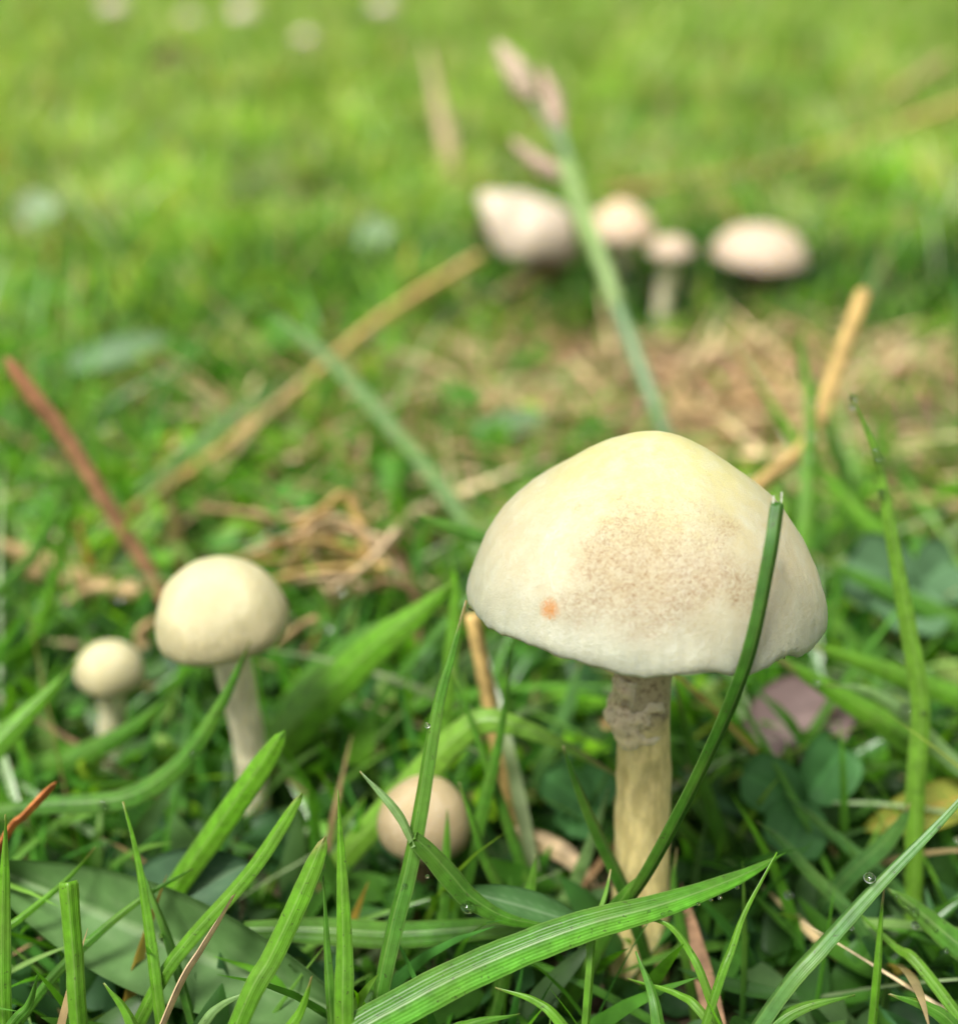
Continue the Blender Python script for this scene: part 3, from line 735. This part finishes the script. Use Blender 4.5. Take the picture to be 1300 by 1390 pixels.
stalk('branch', [(764, 200, 304), (745, 170, 308), (718, 128, 313)], 0.0009, 0.0006, (0.2, 0.24, 0.13))

# two hair-like fibres on the clipped tip belong to the blade
tipP = CURVES['main'][-1]
for i, (dx, ln) in enumerate(((-8, 9), (3, 14))):
    p, q, d = proj(tipP)
    b0 = at(p + dx, q + 1, d); b1 = at(p + dx + 1, q - ln, d)
    o = link('fibre', tube_mesh('fibre', [b0, (b0 + b1) / 2, b1], lambda s: 0.00009, M_STRAW, 6, 6, col=(0.55, 0.55, 0.45)))
    o.parent = [x for x in C.objects if x.get('label', '').startswith('dark green clipped')][0]

# ------------------------------------------------------------------ broad leaves
def leaf_mesh(name, L, W, col_c, col_e, shape='oval', cup=0.15, fold=0.1, curl=0.1, nu=18, nv=12, seed=0, thick=0.0003, rib=True):
    """a leaf along +Y from the origin, upper side +Z"""
    V, COL, UV = [], [], []
    cc, ce = np.array(col_c), np.array(col_e)
    for side in (1, -1):
        for i in range(nu + 1):
            s = i / nu
            if shape == 'oval': wv = math.sin(math.pi * min(0.995, max(0.012, s))) ** 0.55
            elif shape == 'clover': wv = math.sin(math.pi * min(0.985, 0.02 + 0.72 * s ** 0.8)) ** 0.8 * (1.0 if s < 0.9 else 1 - ((s - 0.9) / 0.1) ** 2 * 0.55)
            else: wv = math.sin(math.pi * min(0.99, 0.05 + 0.93 * s)) ** 0.8
            for j in range(nv + 1):
                u = j / nv * 2 - 1
                x = u * wv * W * 0.5
                y = s * L - (0.06 * L * (1 - abs(u)) ** 2 * (s > 0.93) if shape == 'clover' else 0)
                z = cup * W * u * u * 0.5 + fold * abs(u) * W * 0.3 - curl * L * s * s
                z += 0.05 * W * mnoise.noise(Vector((x / W * 3, y / L * 3, seed)))
                z += side * thick * 0.5
                if rib: z -= 0.018 * W * max(0, 1 - abs(u) * 7)
                V.append((x, y, z))
                rb = max(0.0, 1 - abs(u) * 6) * 0.6 if rib else 0.0
                vein = 0.18 * max(0, math.sin((s * 9 - abs(u) * 2.2) * 6.283)) ** 6 if rib else 0
                COL.append(cc + (ce - cc) * min(1, rb + vein)); UV.append((u * .5 + .5, s))
    m = nv + 1; h = (nu + 1) * m
    F = []
    for i in range(nu):
        for j in range(nv):
            a = i * m + j
            F.append((a, a + 1, a + m + 1, a + m)); F.append((h + a, h + a + m, h + a + m + 1, h + a + 1))
    def rim(a, b_): F.append((a, h + a, h + b_, b_))
    for j in range(nv):
        rim(j + 1, j); rim(nu * m + j, nu * m + j + 1)
    for i in range(nu):
        rim(i * m, (i + 1) * m); rim((i + 1) * m + nv, i * m + nv)
    return mesh_np(name, V, F, M_LEAF, col=COL, uv=UV)

def leaf_basis(ydir, nrm):
    y = ydir.normalized(); z = (nrm - y * nrm.dot(y)).normalized(); x = y.cross(z)
    return Matrix((x, y, z)).transposed().to_4x4()
def place_leaf(o, p0, p1, nrm):
    M = leaf_basis(p1 - p0, nrm); M.translation = p0
    o.matrix_world = M
def stem_to_soil(name, p, parent_inv, r=0.00045, col=(0.1, 0.18, 0.05), off=(0.002, 0.003)):
    g = Vector((p.x + off[0], p.y + off[1], 0)); g.z = hgt(g.x, g.y) - 0.002
    pts = [g, g * 0.5 + p * 0.5 + Vector((0.0, 0, 0.002)), p]
    return tube_mesh(name, [parent_inv @ q for q in pts], lambda s: r, M_STALK, 14, 10, col=col)
def broad_leaf(label, px0, px1, d0, d1, wpx, nrm, cc, ce, shape='lance', name='broad_leaf', cat='leaf', group=None, cup=0.15, curl=0.1, fold=0.12, seed=0):
    p0, p1 = at(px0[0], px0[1], d0 * .001), at(px1[0], px1[1], d1 * .001)
    L = (p1 - p0).length; W = wpx * (d0 + d1) * .0005 / F_PX
    e = bpy.data.objects.new(name, None); C.objects.link(e)
    M = leaf_basis(p1 - p0, Vector(nrm)); M.translation = p0
    e.matrix_world = M; e.empty_display_size = 0.005
    tag(e, label, cat, group)
    link('leaf_surface', leaf_mesh('leaf_surface', L, W, cc, ce, shape, cup, fold, curl, seed=seed), e)
    link('leaf_stalk', stem_to_soil('leaf_stalk', p0, M.inverted()), e)
    return e
broad_leaf('large grey-green leaf with pale midrib lying under the short clipped blade', (10, 1186), (480, 1390), 140, 126, 135, (-0.1, -0.75, 0.8), (0.11, 0.22, 0.065), (0.26, 0.37, 0.17), seed=1, curl=0.1, cup=0.3, fold=0.45)
broad_leaf('second grey-green leaf overlapping the large one near the red-brown blades', (150, 1262), (330, 1172), 140, 138, 120, (0.3, -0.5, 0.8), (0.06, 0.13, 0.06), (0.15, 0.25, 0.12), seed=2)
broad_leaf('pale silvery leaf lying beyond the red-brown straw', (80, 505), (225, 450), 315, 325, 50, (0.0, -0.6, 0.8), (0.15, 0.25, 0.12), (0.22, 0.32, 0.18), seed=3)
broad_leaf('faded pink dead leaf behind the clover', (1010, 1000), (1165, 950), 178, 178, 120, (0.1, -0.6, 0.8), (0.2, 0.14, 0.13), (0.28, 0.2, 0.18), seed=4)
broad_leaf('yellowing leaf with orange tip behind the tall bright blade', (1350, 1068), (1178, 1122), 158, 154, 62, (-0.1, -0.6, 0.8), (0.24, 0.27, 0.04), (0.42, 0.22, 0.05), seed=5)
broad_leaf('wet dark pinkish leaf lying beyond the bent ochre straw', (1180, 590), (1300, 560), 300, 300, 60, (0.0, -0.5, 0.8), (0.16, 0.085, 0.075), (0.2, 0.11, 0.1), seed=7)
broad_leaf('curled glossy leaf with translucent tip beside the grass shoot', (785, 1255), (632, 1205), 131, 128, 44, (0.1, -0.5, 0.9), (0.07, 0.17, 0.05), (0.2, 0.3, 0.16), seed=9, cup=0.4)

broad_leaf('brown dead leaf lying dark on the open lawn', (195, 100), (275, 90), 1150, 1150, 70, (0.0, -0.7, 0.6), (0.09, 0.05, 0.03), (0.12, 0.07, 0.04), seed=11)
broad_leaf('pale frosted leaf on the lawn beyond the silvery leaf', (20, 300), (80, 270), 520, 520, 60, (0.0, -0.7, 0.6), (0.3, 0.4, 0.24), (0.36, 0.45, 0.3), seed=12)
broad_leaf('pale leaf on the lawn in line with the long brown straw', (470, 330), (535, 305), 480, 480, 50, (0.1, -0.7, 0.6), (0.27, 0.38, 0.22), (0.34, 0.43, 0.28), seed=13)
broad_leaf('narrow pale leaf beside the brown thatch', (640, 590), (740, 560), 285, 290, 40, (0.1, -0.6, 0.7), (0.2, 0.31, 0.17), (0.3, 0.38, 0.25), seed=14)
broad_leaf('dull green leaf in the shade of the mushroom row', (560, 400), (650, 380), 420, 425, 44, (0.1, -0.6, 0.7), (0.07, 0.16, 0.07), (0.14, 0.24, 0.12), seed=15)
def clover(label, centre, dC, leaves, group=None, tone=0):
    c = at(*centre, dC * .001)
    e = bpy.data.objects.new('clover', None); C.objects.link(e); e.location = c; e.empty_display_size = 0.005
    tag(e, label, 'clover', group)
    Mi = Matrix.Translation(-c)
    for i, (tx, ty, dd, wpx, nrm) in enumerate(leaves):
        p1 = at(tx, ty, dd * .001)
        L = (p1 - c).length
        k = 1 + 0.2 * (random.random() - .5)
        col = [np.array((0.07, 0.2, 0.055)), np.array((0.10, 0.2, 0.09)), np.array((0.09, 0.24, 0.03))][tone] * k
        o = link('leaflet', leaf_mesh('leaflet', L, wpx * dd * .001 / F_PX, col, col * 1.6, 'clover', 0.2, 0.12, 0.12, seed=i + centre[0]), e)
        M = leaf_basis(p1 - c, Vector(nrm))
        o.matrix_local = M
    link('leaf_stalk', stem_to_soil('leaf_stalk', c, Mi), e)
clover('clover with three rounded leaflets to the right of the large stem', (1090, 1088), 157, [(1010, 1050, 155, 80, (-.3, -.6, .7)), (1150, 1010, 161, 85, (.2, -.7, .6)), (1070, 1160, 150, 85, (0, -.4, .9))])
clover('large grey-green clover leaf behind the tall bright blade', (1240, 800), 196, [(1150, 760, 194, 105, (-.3, -.7, .6)), (1220, 850, 188, 110, (0, -.5, .8)), (1300, 760, 200, 90, (.3, -.6, .6))], tone=1)
clover('small clover leaf tucked left of the large stem', (800, 1095), 163, [(740, 1050, 161, 62, (-.2, -.6, .7)), (820, 1040, 165, 60, (.2, -.6, .7)), (770, 1130, 158, 60, (0, -.4, .9))])
RW = ['over the dry tangle of straws', 'at the edge of the brown thatch', 'where the pale blade meets the long brown straw', 'beyond the pale blade tip', 'on the lawn past the silvery leaf', 'out past the long brown straw', 'beside the long pale blade',
      'on the lawn behind the silvery leaf', 'between the pale blade and the thatch', 'under the broad slanting blade', 'next to the narrow pale leaf', 'behind the tan button mushroom', 'between the clover and the large stem', 'beside the red-brown straw',
      'between silvery leaf and long brown straw', 'midway along the long brown straw', 'below the grey-green clover leaf']
GC = 'small bright weed rosettes in the middle turf'
for i, (px, py, dd, s_) in enumerate([(390, 680, 240, 34), (722, 490, 345, 30), (385, 455, 350, 34), (360, 405, 400, 36), (60, 400, 400, 40), (560, 360, 450, 36), (535, 640, 255, 30), (240, 370, 430, 40),
                                      (620, 540, 310, 34), (480, 960, 190, 26), (660, 590, 285, 32), (520, 1000, 185, 24), (1010, 1170, 158, 30), (60, 690, 250, 34), (250, 480, 350, 32), (455, 590, 285, 28), (1180, 880, 200, 36)]):
    clover('small bright weed rosette ' + RW[i], (px, py), dd, [
        (px + s_ * math.cos(a + i), py + 0.75 * s_ * math.sin(a + i), dd - 3 * math.sin(a + i), s_ * 0.95, (0.3 * math.cos(a + i), -.45, .85)) for a in (0.2, 2.3, 4.4)], group=GC, tone=2)

# ------------------------------------------------------------------ water droplets
def ico(n=2):
    import bmesh
    bm = bmesh.new(); bmesh.ops.create_icosphere(bm, subdivisions=n, radius=1.0)
    me = bpy.data.meshes.new('water_droplet'); bm.to_mesh(me); bm.free()
    me.polygons.foreach_set('use_smooth', np.full(len(me.polygons), True))
    me.materials.append(M_WATER)
    return me
DROP = ico(3)
DEW = ico(1)
def drop(p, r, label, group, flat=0.85):
    o = link('water_droplet', DROP); o.location = p; o.scale = (r, r, r * flat)
    tag(o, label, 'water droplet', group)
def drop_on(key, px, py, dia, label, group):
    S = CURVES[key]
    best = min(S, key=lambda q: (proj(q)[0] - px) ** 2 + (proj(q)[1] - py) ** 2)
    d = proj(best)[2]
    r = dia * 0.5 * d / F_PX
    drop(at(px, py, d - r * 0.6), r, label, group)
L5 = ('clear droplet clinging to the tall bright blade', 'droplets on the tall bright blade')
for px, py, s_ in ((1158, 540, 12), (1157, 552, 9), (1189, 614, 13), (1193, 625, 16), (1196, 668, 11), (1197, 676, 9), (1252, 968, 10)):
    drop_on('b5', px, py, s_, *L5)
LW = ('tiny droplet on the wide two-toned leaf blade', 'droplets on the wide leaf blade')
for px, py, s_ in ((880, 1236, 7), (899, 1241, 8), (909, 1239, 8), (947, 1227, 7), (977, 1219, 6), (965, 1222, 5), (840, 1252, 5), (1000, 1205, 6)):
    drop_on('wide', px, py, s_, *LW)
L7 = ('droplet on the broad dew-covered blade', 'droplets on the dew-covered blade')
for px, py, s_ in ((1216, 1217, 9), (1231, 1232, 9), (1242, 1238, 12), (1242, 1256, 11), (1258, 1250, 7), (1270, 1262, 7), (1285, 1290, 9), (1225, 1226, 6)):
    drop_on('b7', px, py, s_, *L7)
drop_on('b4', 1180, 1192, 16, 'round droplet hanging on the long straight diagonal blade', None)
drop_on('b14', 1232, 967, 26, 'bright droplet at the arching pale-tipped blade', None)
drop_on('s3', 635, 1232, 20, 'large round droplet hanging from the curled leaf of the shoot', None)
drop_on('s1', 549, 1202, 8, 'small droplet on the stalk of the grass shoot', None)
drop_on('s1', 580, 985, 8, 'tiny droplet half way up the grass shoot', None)
drop_on('b31', 262, 1024, 12, 'droplet on the curved soft blade before the round mushroom stem', 'droplets on the curved soft blade')
drop_on('b31', 142, 1092, 12, 'droplet on the curved soft blade lying low', 'droplets on the curved soft blade')
for px, py, dd, s_ in ((848, 955, .1318, 15), (880, 946, .1315, 10), (899, 972, .1325, 13)):
    drop(at(px, py, dd), s_ * .5 * dd / F_PX, 'glinting droplet on the ragged ring of the large stem', 'droplets on the ring')
drop(at(643, 822, .1275), 9 * .1275 / F_PX, 'droplet hanging on the left rim of the large cap', None)
GD = 'droplets caught in the turf'
for px, py, dd, s_ in ((1085, 202, .62, 12), (995, 246, .56, 12), (638, 352, .41, 10), (60, 668, .225, 10), (58, 648, .225, 9), (62, 610, .23, 10), (445, 852, .18, 12), (462, 800, .19, 12), (1100, 590, .2, 14),
                       (1105, 545, .2, 10), (1098, 620, .2, 10), (140, 580, .22, 12), (1110, 925, .157, 10), (730, 1215, .137, 8), (865, 1240, .125, 6), (1300, 1140, .14, 10), (1155, 1260, .126, 7), (1070, 1215, .14, 12), (580, 1190, .125, 6)):
    drop(at(px, py, dd), s_ * .5 * dd / F_PX, 'stray bright droplet caught on the turf', GD)

# ------------------------------------------------------------------ turf
KEEP = [(625, 588, 1122, 925, .140), (818, 900, 918, 1215, .15), (205, 745, 395, 895, .165), (272, 880, 368, 1120, .165), (98, 855, 202, 1010, .19),
        (505, 1045, 645, 1165, .152), (640, 240, 795, 360, .41), (795, 250, 890, 335, .43), (875, 300, 940, 425, .42), (955, 280, 1098, 380, .42), (1040, 530, 1300, 1300, .125)]
def turf(name, roots, L, W, th0, th1, azm, face, col0, col1, mat, seg=6, keep=True, fold=0.35, zoff=None):
    n = len(roots)
    z0 = np_hgt(roots[:, 0], roots[:, 1]) - 0.001 if zoff is None else zoff
    s = np.linspace(0, 1, seg + 1)
    th = th0[:, None] + th1[:, None] * s[None, :]            # angle from vertical
    ds = (L / seg)[:, None]
    hx = np.concatenate([np.zeros((n, 1)), np.cumsum(np.sin(th[:, :-1]) * ds, 1)], 1)
    hz = np.concatenate([np.zeros((n, 1)), np.cumsum(np.cos(th[:, :-1]) * ds, 1)], 1)
    hz = np.maximum(hz, 0.0005)
    P = np.stack([roots[:, 0:1] + hx * np.cos(azm)[:, None], roots[:, 1:2] + hx * np.sin(azm)[:, None], z0[:, None] + hz], 2)
    if keep:
        q = P - np.array([0, 0, CAM_H])
        d = q[..., 1] * cP - q[..., 2] * sP
        u = q[..., 1] * sP + q[..., 2] * cP
        px = CX + F_PX * q[..., 0] / np.maximum(d, 1e-4); py = CY - F_PX * u / np.maximum(d, 1e-4)
        bad = np.zeros(n, bool)
        for (x0, y0, x1, y1, dd) in KEEP:
            bad |= ((px > x0) & (px < x1) & (py > y0) & (py < y1) & (d < dd)).any(1)
        bad |= ((d < 0.128) & (py < 1190)).any(1)
        bad |= ((d < 0.105)).any(1) & (roots[:, 1] > 0.02)
        P = P[~bad]; W = W[~bad]; azm = azm[~bad]; face = face[~bad]; col0 = col0[~bad]; col1 = col1[~bad]; th = th[~bad]; n = len(P)
    side = np.stack([np.cos(face), np.sin(face), np.zeros(n)], 1)
    lean = np.stack([np.cos(azm), np.sin(azm), np.zeros(n)], 1)
    wf = (0.7 + 0.3 * np.sin(np.minimum(1, s / 0.4) * np.pi / 2)) * np.maximum(0.03, 1 - np.maximum(0, (s - 0.3) / 0.7) ** 2)
    hw = W[:, None] * wf[None, :] * 0.5
    nrm = np.cross(side[:, None, :], np.stack([np.sin(th) * lean[:, 0:1], np.sin(th) * lean[:, 1:2], np.cos(th)], 2))
    A = P - side[:, None, :] * hw[..., None]; B = P + side[:, None, :] * hw[..., None]; M = P + nrm * (hw * fold)[..., None]
    V = np.stack([A, M, B], 2).reshape(-1, 3)
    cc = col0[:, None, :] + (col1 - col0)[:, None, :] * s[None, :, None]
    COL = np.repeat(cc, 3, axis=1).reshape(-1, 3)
    b0 = (np.arange(n) * (seg + 1) * 3)[:, None, None] + (np.arange(seg) * 3)[None, :, None] + np.array([0, 1])[None, None, :]
    b0 = b0.ravel()
    F = np.stack([b0, b0 + 1, b0 + 4, b0 + 3], 1)
    return mesh_np(name, V, F, mat, col=COL)

def thatch_mask(x, y):          # where the brown thatch patch lies
    return np.exp(-(((x - 0.06) / 0.058) ** 2 + ((y - 0.312) / 0.055) ** 2) ** 2)
def vnoise(x, y, sc_, z):
    return np.array([mnoise.noise(Vector((float(a) * sc_, float(b) * sc_, z))) for a, b in zip(x, y)])
def scatter(n, y0, y1, half0, slope, pw=1.0):
    y = y0 + (y1 - y0) * rng.random(n) ** pw
    x = (rng.random(n) * 2 - 1) * (half0 + slope * y)
    return np.stack([x, y], 1)
def palette(n, cols, jit=0.25):
    c = np.array(cols)[rng.integers(0, len(cols), n)]
    return 1.15 * c * (1 + jit * (rng.random((n, 1)) * 2 - 1)) * (1 + 0.1 * (rng.random((n, 3)) - .5))

# near and middle turf
r = scatter(16500, 0.03, 0.36, 0.16, 0.62)
msk = rng.random(len(r)) > 0.92 * thatch_mask(r[:, 0], r[:, 1])
cl = vnoise(r[:, 0], r[:, 1], 26, 1.0)
msk &= (rng.random(len(r)) < np.clip(0.55 + 1.3 * cl, 0.1, 1) * np.clip((r[:, 1] - 0.02) / 0.14, 0.35, 1))
r = r[msk]; n = len(r)
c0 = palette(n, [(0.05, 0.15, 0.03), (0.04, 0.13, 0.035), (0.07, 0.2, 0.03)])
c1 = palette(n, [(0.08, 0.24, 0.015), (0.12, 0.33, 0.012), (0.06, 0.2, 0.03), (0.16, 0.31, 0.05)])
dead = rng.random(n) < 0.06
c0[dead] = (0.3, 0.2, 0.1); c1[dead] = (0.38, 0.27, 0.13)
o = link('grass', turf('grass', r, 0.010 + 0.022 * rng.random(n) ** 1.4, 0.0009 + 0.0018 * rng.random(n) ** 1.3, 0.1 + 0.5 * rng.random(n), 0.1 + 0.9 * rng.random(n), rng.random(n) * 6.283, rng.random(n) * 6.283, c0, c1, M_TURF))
tag(o, 'short green grass filling the ground between the mushrooms', 'grass', kind='stuff')
# farther turf
def lawn(name, n, y0, y1, half0, slope, pw, L0, L1, w0, w1, seg, label, dark=0.0):
    r = scatter(n, y0, y1, half0, slope, pw)
    msk = rng.random(n) > 0.9 * thatch_mask(r[:, 0], r[:, 1])
    msk &= rng.random(n) < np.clip(0.62 + 1.9 * vnoise(r[:, 0], r[:, 1], 13, 3.0), 0.02, 1)
    r = r[msk]; n = len(r)
    t_ = vnoise(r[:, 0], r[:, 1], 5, 7.0)[:, None]
    far = np.clip((r[:, 1:2] - 0.24) / 0.32, 0, 1)
    near_c = palette(n, [(0.12, 0.30, 0.02), (0.16, 0.36, 0.015), (0.08, 0.24, 0.035), (0.22, 0.37, 0.06)])
    far_c = palette(n, [(0.19, 0.36, 0.045), (0.26, 0.42, 0.075), (0.14, 0.29, 0.03), (0.44, 0.50, 0.22)])
    c1 = near_c + (far_c - near_c) * np.clip(far + 0.35 * t_, 0, 1)
    c1 = c1 * np.clip(1 + 1.1 * vnoise(r[:, 0], r[:, 1], 16, 21.0)[:, None], 0.35, 2)
    row_shade = np.exp(-(((r[:, 0] - 0.07) / 0.15) ** 2 + ((r[:, 1] - 0.44) / 0.06) ** 2))[:, None]  # shade around the mushroom row, painted into the lawn colour
    c1 = c1 + (c1 * np.array([0.28, 0.42, 0.5]) - c1) * row_shade
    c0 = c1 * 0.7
    dead = rng.random(n) < 0.04 + 0.3 * np.clip(vnoise(r[:, 0], r[:, 1], 4, 31.0), 0, 1)
    c0[dead] = (0.34, 0.25, 0.13); c1[dead] = (0.46, 0.36, 0.2)
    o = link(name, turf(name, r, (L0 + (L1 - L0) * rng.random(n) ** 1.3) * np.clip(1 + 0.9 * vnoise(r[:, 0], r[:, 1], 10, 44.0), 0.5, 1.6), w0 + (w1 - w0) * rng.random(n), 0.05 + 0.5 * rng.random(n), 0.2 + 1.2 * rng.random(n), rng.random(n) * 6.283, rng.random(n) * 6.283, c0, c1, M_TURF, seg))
    tag(o, label, 'grass', kind='stuff')
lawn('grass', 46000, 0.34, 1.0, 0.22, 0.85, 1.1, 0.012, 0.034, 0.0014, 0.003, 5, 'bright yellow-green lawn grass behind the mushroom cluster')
lawn('grass', 56000, 0.98, 2.6, 0.22, 0.9, 1.1, 0.015, 0.04, 0.002, 0.004, 4, 'soft distant lawn grass beyond the bright grass')
lawn('grass', 46000, 2.55, 7.0, 0.22, 0.9, 1.2, 0.02, 0.045, 0.005, 0.009, 3, 'farthest lawn grass fading out of focus')

# low creeping leaves of the middle ground: small ovals
r = scatter(19000, 0.13, 0.62, 0.14, 0.7)
msk = rng.random(len(r)) > 0.95 * thatch_mask(r[:, 0], r[:, 1])
msk &= rng.random(len(r)) < np.clip(0.45 + 1.6 * vnoise(r[:, 0], r[:, 1], 20, 12.0), 0.05, 1)
r = r[msk]; n = len(r)
c1 = palette(n, [(0.13, 0.35, 0.015), (0.20, 0.43, 0.012), (0.10, 0.28, 0.04), (0.25, 0.38, 0.09)])
o = link('creeping_weed', turf('creeping_weed', r, 0.004 + 0.006 * rng.random(n), 0.003 + 0.003 * rng.random(n), 0.6 + 0.9 * rng.random(n), 0.3 * rng.random(n), rng.random(n) * 6.283, rng.random(n) * 6.283, c1 * .8, c1, M_TURF, 5,
                                 zoff=np_hgt(r[:, 0], r[:, 1]) + 0.001 + 0.010 * rng.random(n) ** 1.5))
tag(o, 'tiny bright creeping leaves covering the soil in the middle ground', 'weed', kind='stuff')

r = scatter(7600, 0.03, 0.2, 0.16, 0.6)
n = len(r)
c1 = palette(n, [(0.04, 0.12, 0.02), (0.06, 0.17, 0.02), (0.04, 0.11, 0.035), (0.08, 0.16, 0.05)])
o = link('creeping_weed', turf('creeping_weed', r, 0.005 + 0.009 * rng.random(n), 0.0025 + 0.0035 * rng.random(n), 0.5 + 0.9 * rng.random(n), 0.4 * rng.random(n), rng.random(n) * 6.283, rng.random(n) * 6.283, c1 * .8, c1, M_TURF, 6,
                                 zoff=np_hgt(r[:, 0], r[:, 1]) + 0.0005 + 0.007 * rng.random(n) ** 1.8))
tag(o, 'dull green creeping leaves on the soil around the mushroom feet', 'weed', kind='stuff')

r = scatter(2100, 0.09, 0.75, 0.09, 0.48)
msk = rng.random(len(r)) > 0.75 * thatch_mask(r[:, 0], r[:, 1]); r = r[msk]; n = len(r)
c1 = palette(n, [(0.16, 0.34, 0.05), (0.22, 0.38, 0.10), (0.10, 0.28, 0.03), (0.3, 0.4, 0.2), (0.08, 0.24, 0.04)])
dead = rng.random(n) < 0.12
c1[dead] = (0.46, 0.34, 0.18)
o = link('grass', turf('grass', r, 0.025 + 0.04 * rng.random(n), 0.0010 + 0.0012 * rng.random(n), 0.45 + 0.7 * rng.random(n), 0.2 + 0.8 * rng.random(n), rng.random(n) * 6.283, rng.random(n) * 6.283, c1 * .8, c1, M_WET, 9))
tag(o, 'long thin light grass blades criss-crossing over the middle turf', 'grass', kind='stuff')
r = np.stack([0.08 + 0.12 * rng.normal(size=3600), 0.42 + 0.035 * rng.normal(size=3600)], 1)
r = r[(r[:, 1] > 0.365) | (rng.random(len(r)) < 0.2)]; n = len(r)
c1 = palette(n, [(0.03, 0.085, 0.015), (0.045, 0.12, 0.02), (0.025, 0.07, 0.02)])  # greens darkened to paint in the shade among the mushroom feet
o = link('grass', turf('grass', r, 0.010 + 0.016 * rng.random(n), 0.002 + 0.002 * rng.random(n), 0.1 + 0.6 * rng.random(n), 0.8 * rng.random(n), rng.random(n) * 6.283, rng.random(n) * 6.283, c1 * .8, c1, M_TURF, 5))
tag(o, 'coarse grass coloured dark for shade around the feet of the mushroom row', 'grass', kind='stuff')
# fine dew on the turf
n = 1500
x = (rng.random(n) * 2 - 1); y = 0.14 + 0.75 * rng.random(n) ** 1.3; x = x * (0.09 + 0.46 * y)
z = np_hgt(x, y) + 0.006 + 0.018 * rng.random(n); rr = 0.0002 + 0.0005 * rng.random(n) ** 2
bv = np.array([v.co[:] for v in DEW.vertices]); bf = np.array([p.vertices[:] for p in DEW.polygons])
ctr = np.stack([x, y, z], 1)
pd = (ctr - np.array([0, 0, CAM_H])); dd_ = pd[:, 1] * cP - pd[:, 2] * sP; pxx = CX + F_PX * pd[:, 0] / dd_; pyy = CY - F_PX * (pd[:, 1] * sP + pd[:, 2] * cP) / dd_
bad = np.zeros(n, bool)
for (x0, y0, x1, y1, q) in KEEP: bad |= (pxx > x0 - 5) & (pxx < x1 + 5) & (pyy > y0 - 5) & (pyy < y1 + 5) & (dd_ < q + 0.01)
ctr = ctr[~bad]; rr = rr[~bad]; n = len(ctr)
V = (ctr[:, None, :] + bv[None] * rr[:, None, None]).reshape(-1, 3)
F = (bf[None] + (np.arange(n) * len(bv))[:, None, None]).reshape(-1, 3)
o = link('dew', mesh_np('dew', V, F, M_WATER)); tag(o, 'fine dew beading on the blades of the turf', 'dew', kind='stuff')

# brown thatch patch and scattered litter
n = 2600
x = 0.062 + 0.05 * rng.normal(size=n); y = 0.308 + 0.032 * rng.normal(size=n)
m2 = 900
x = np.concatenate([x, (rng.random(m2) * 2 - 1) * 0.25]); y = np.concatenate([y, 0.06 + 0.6 * rng.random(m2)])
r = np.stack([x, y], 1); n = len(r)
c1 = palette(n, [(0.34, 0.21, 0.10), (0.48, 0.34, 0.17), (0.14, 0.08, 0.045), (0.60, 0.47, 0.28), (0.24, 0.15, 0.08)])
o = link('thatch', turf('thatch', r, 0.012 + 0.04 * rng.random(n) ** 2, 0.0009 + 0.0026 * rng.random(n) ** 2, 1.15 + 0.3 * rng.random(n), 0.25 * rng.random(n), rng.random(n) * 6.283, rng.random(n) * 6.283, c1 * .85, c1, M_STRAW, 5,
                        zoff=np_hgt(r[:, 0], r[:, 1]) + 0.0005 + 0.005 * rng.random(n)))
tag(o, 'brown matted dead grass thatch on the soil behind the large cap', 'thatch', kind='stuff')
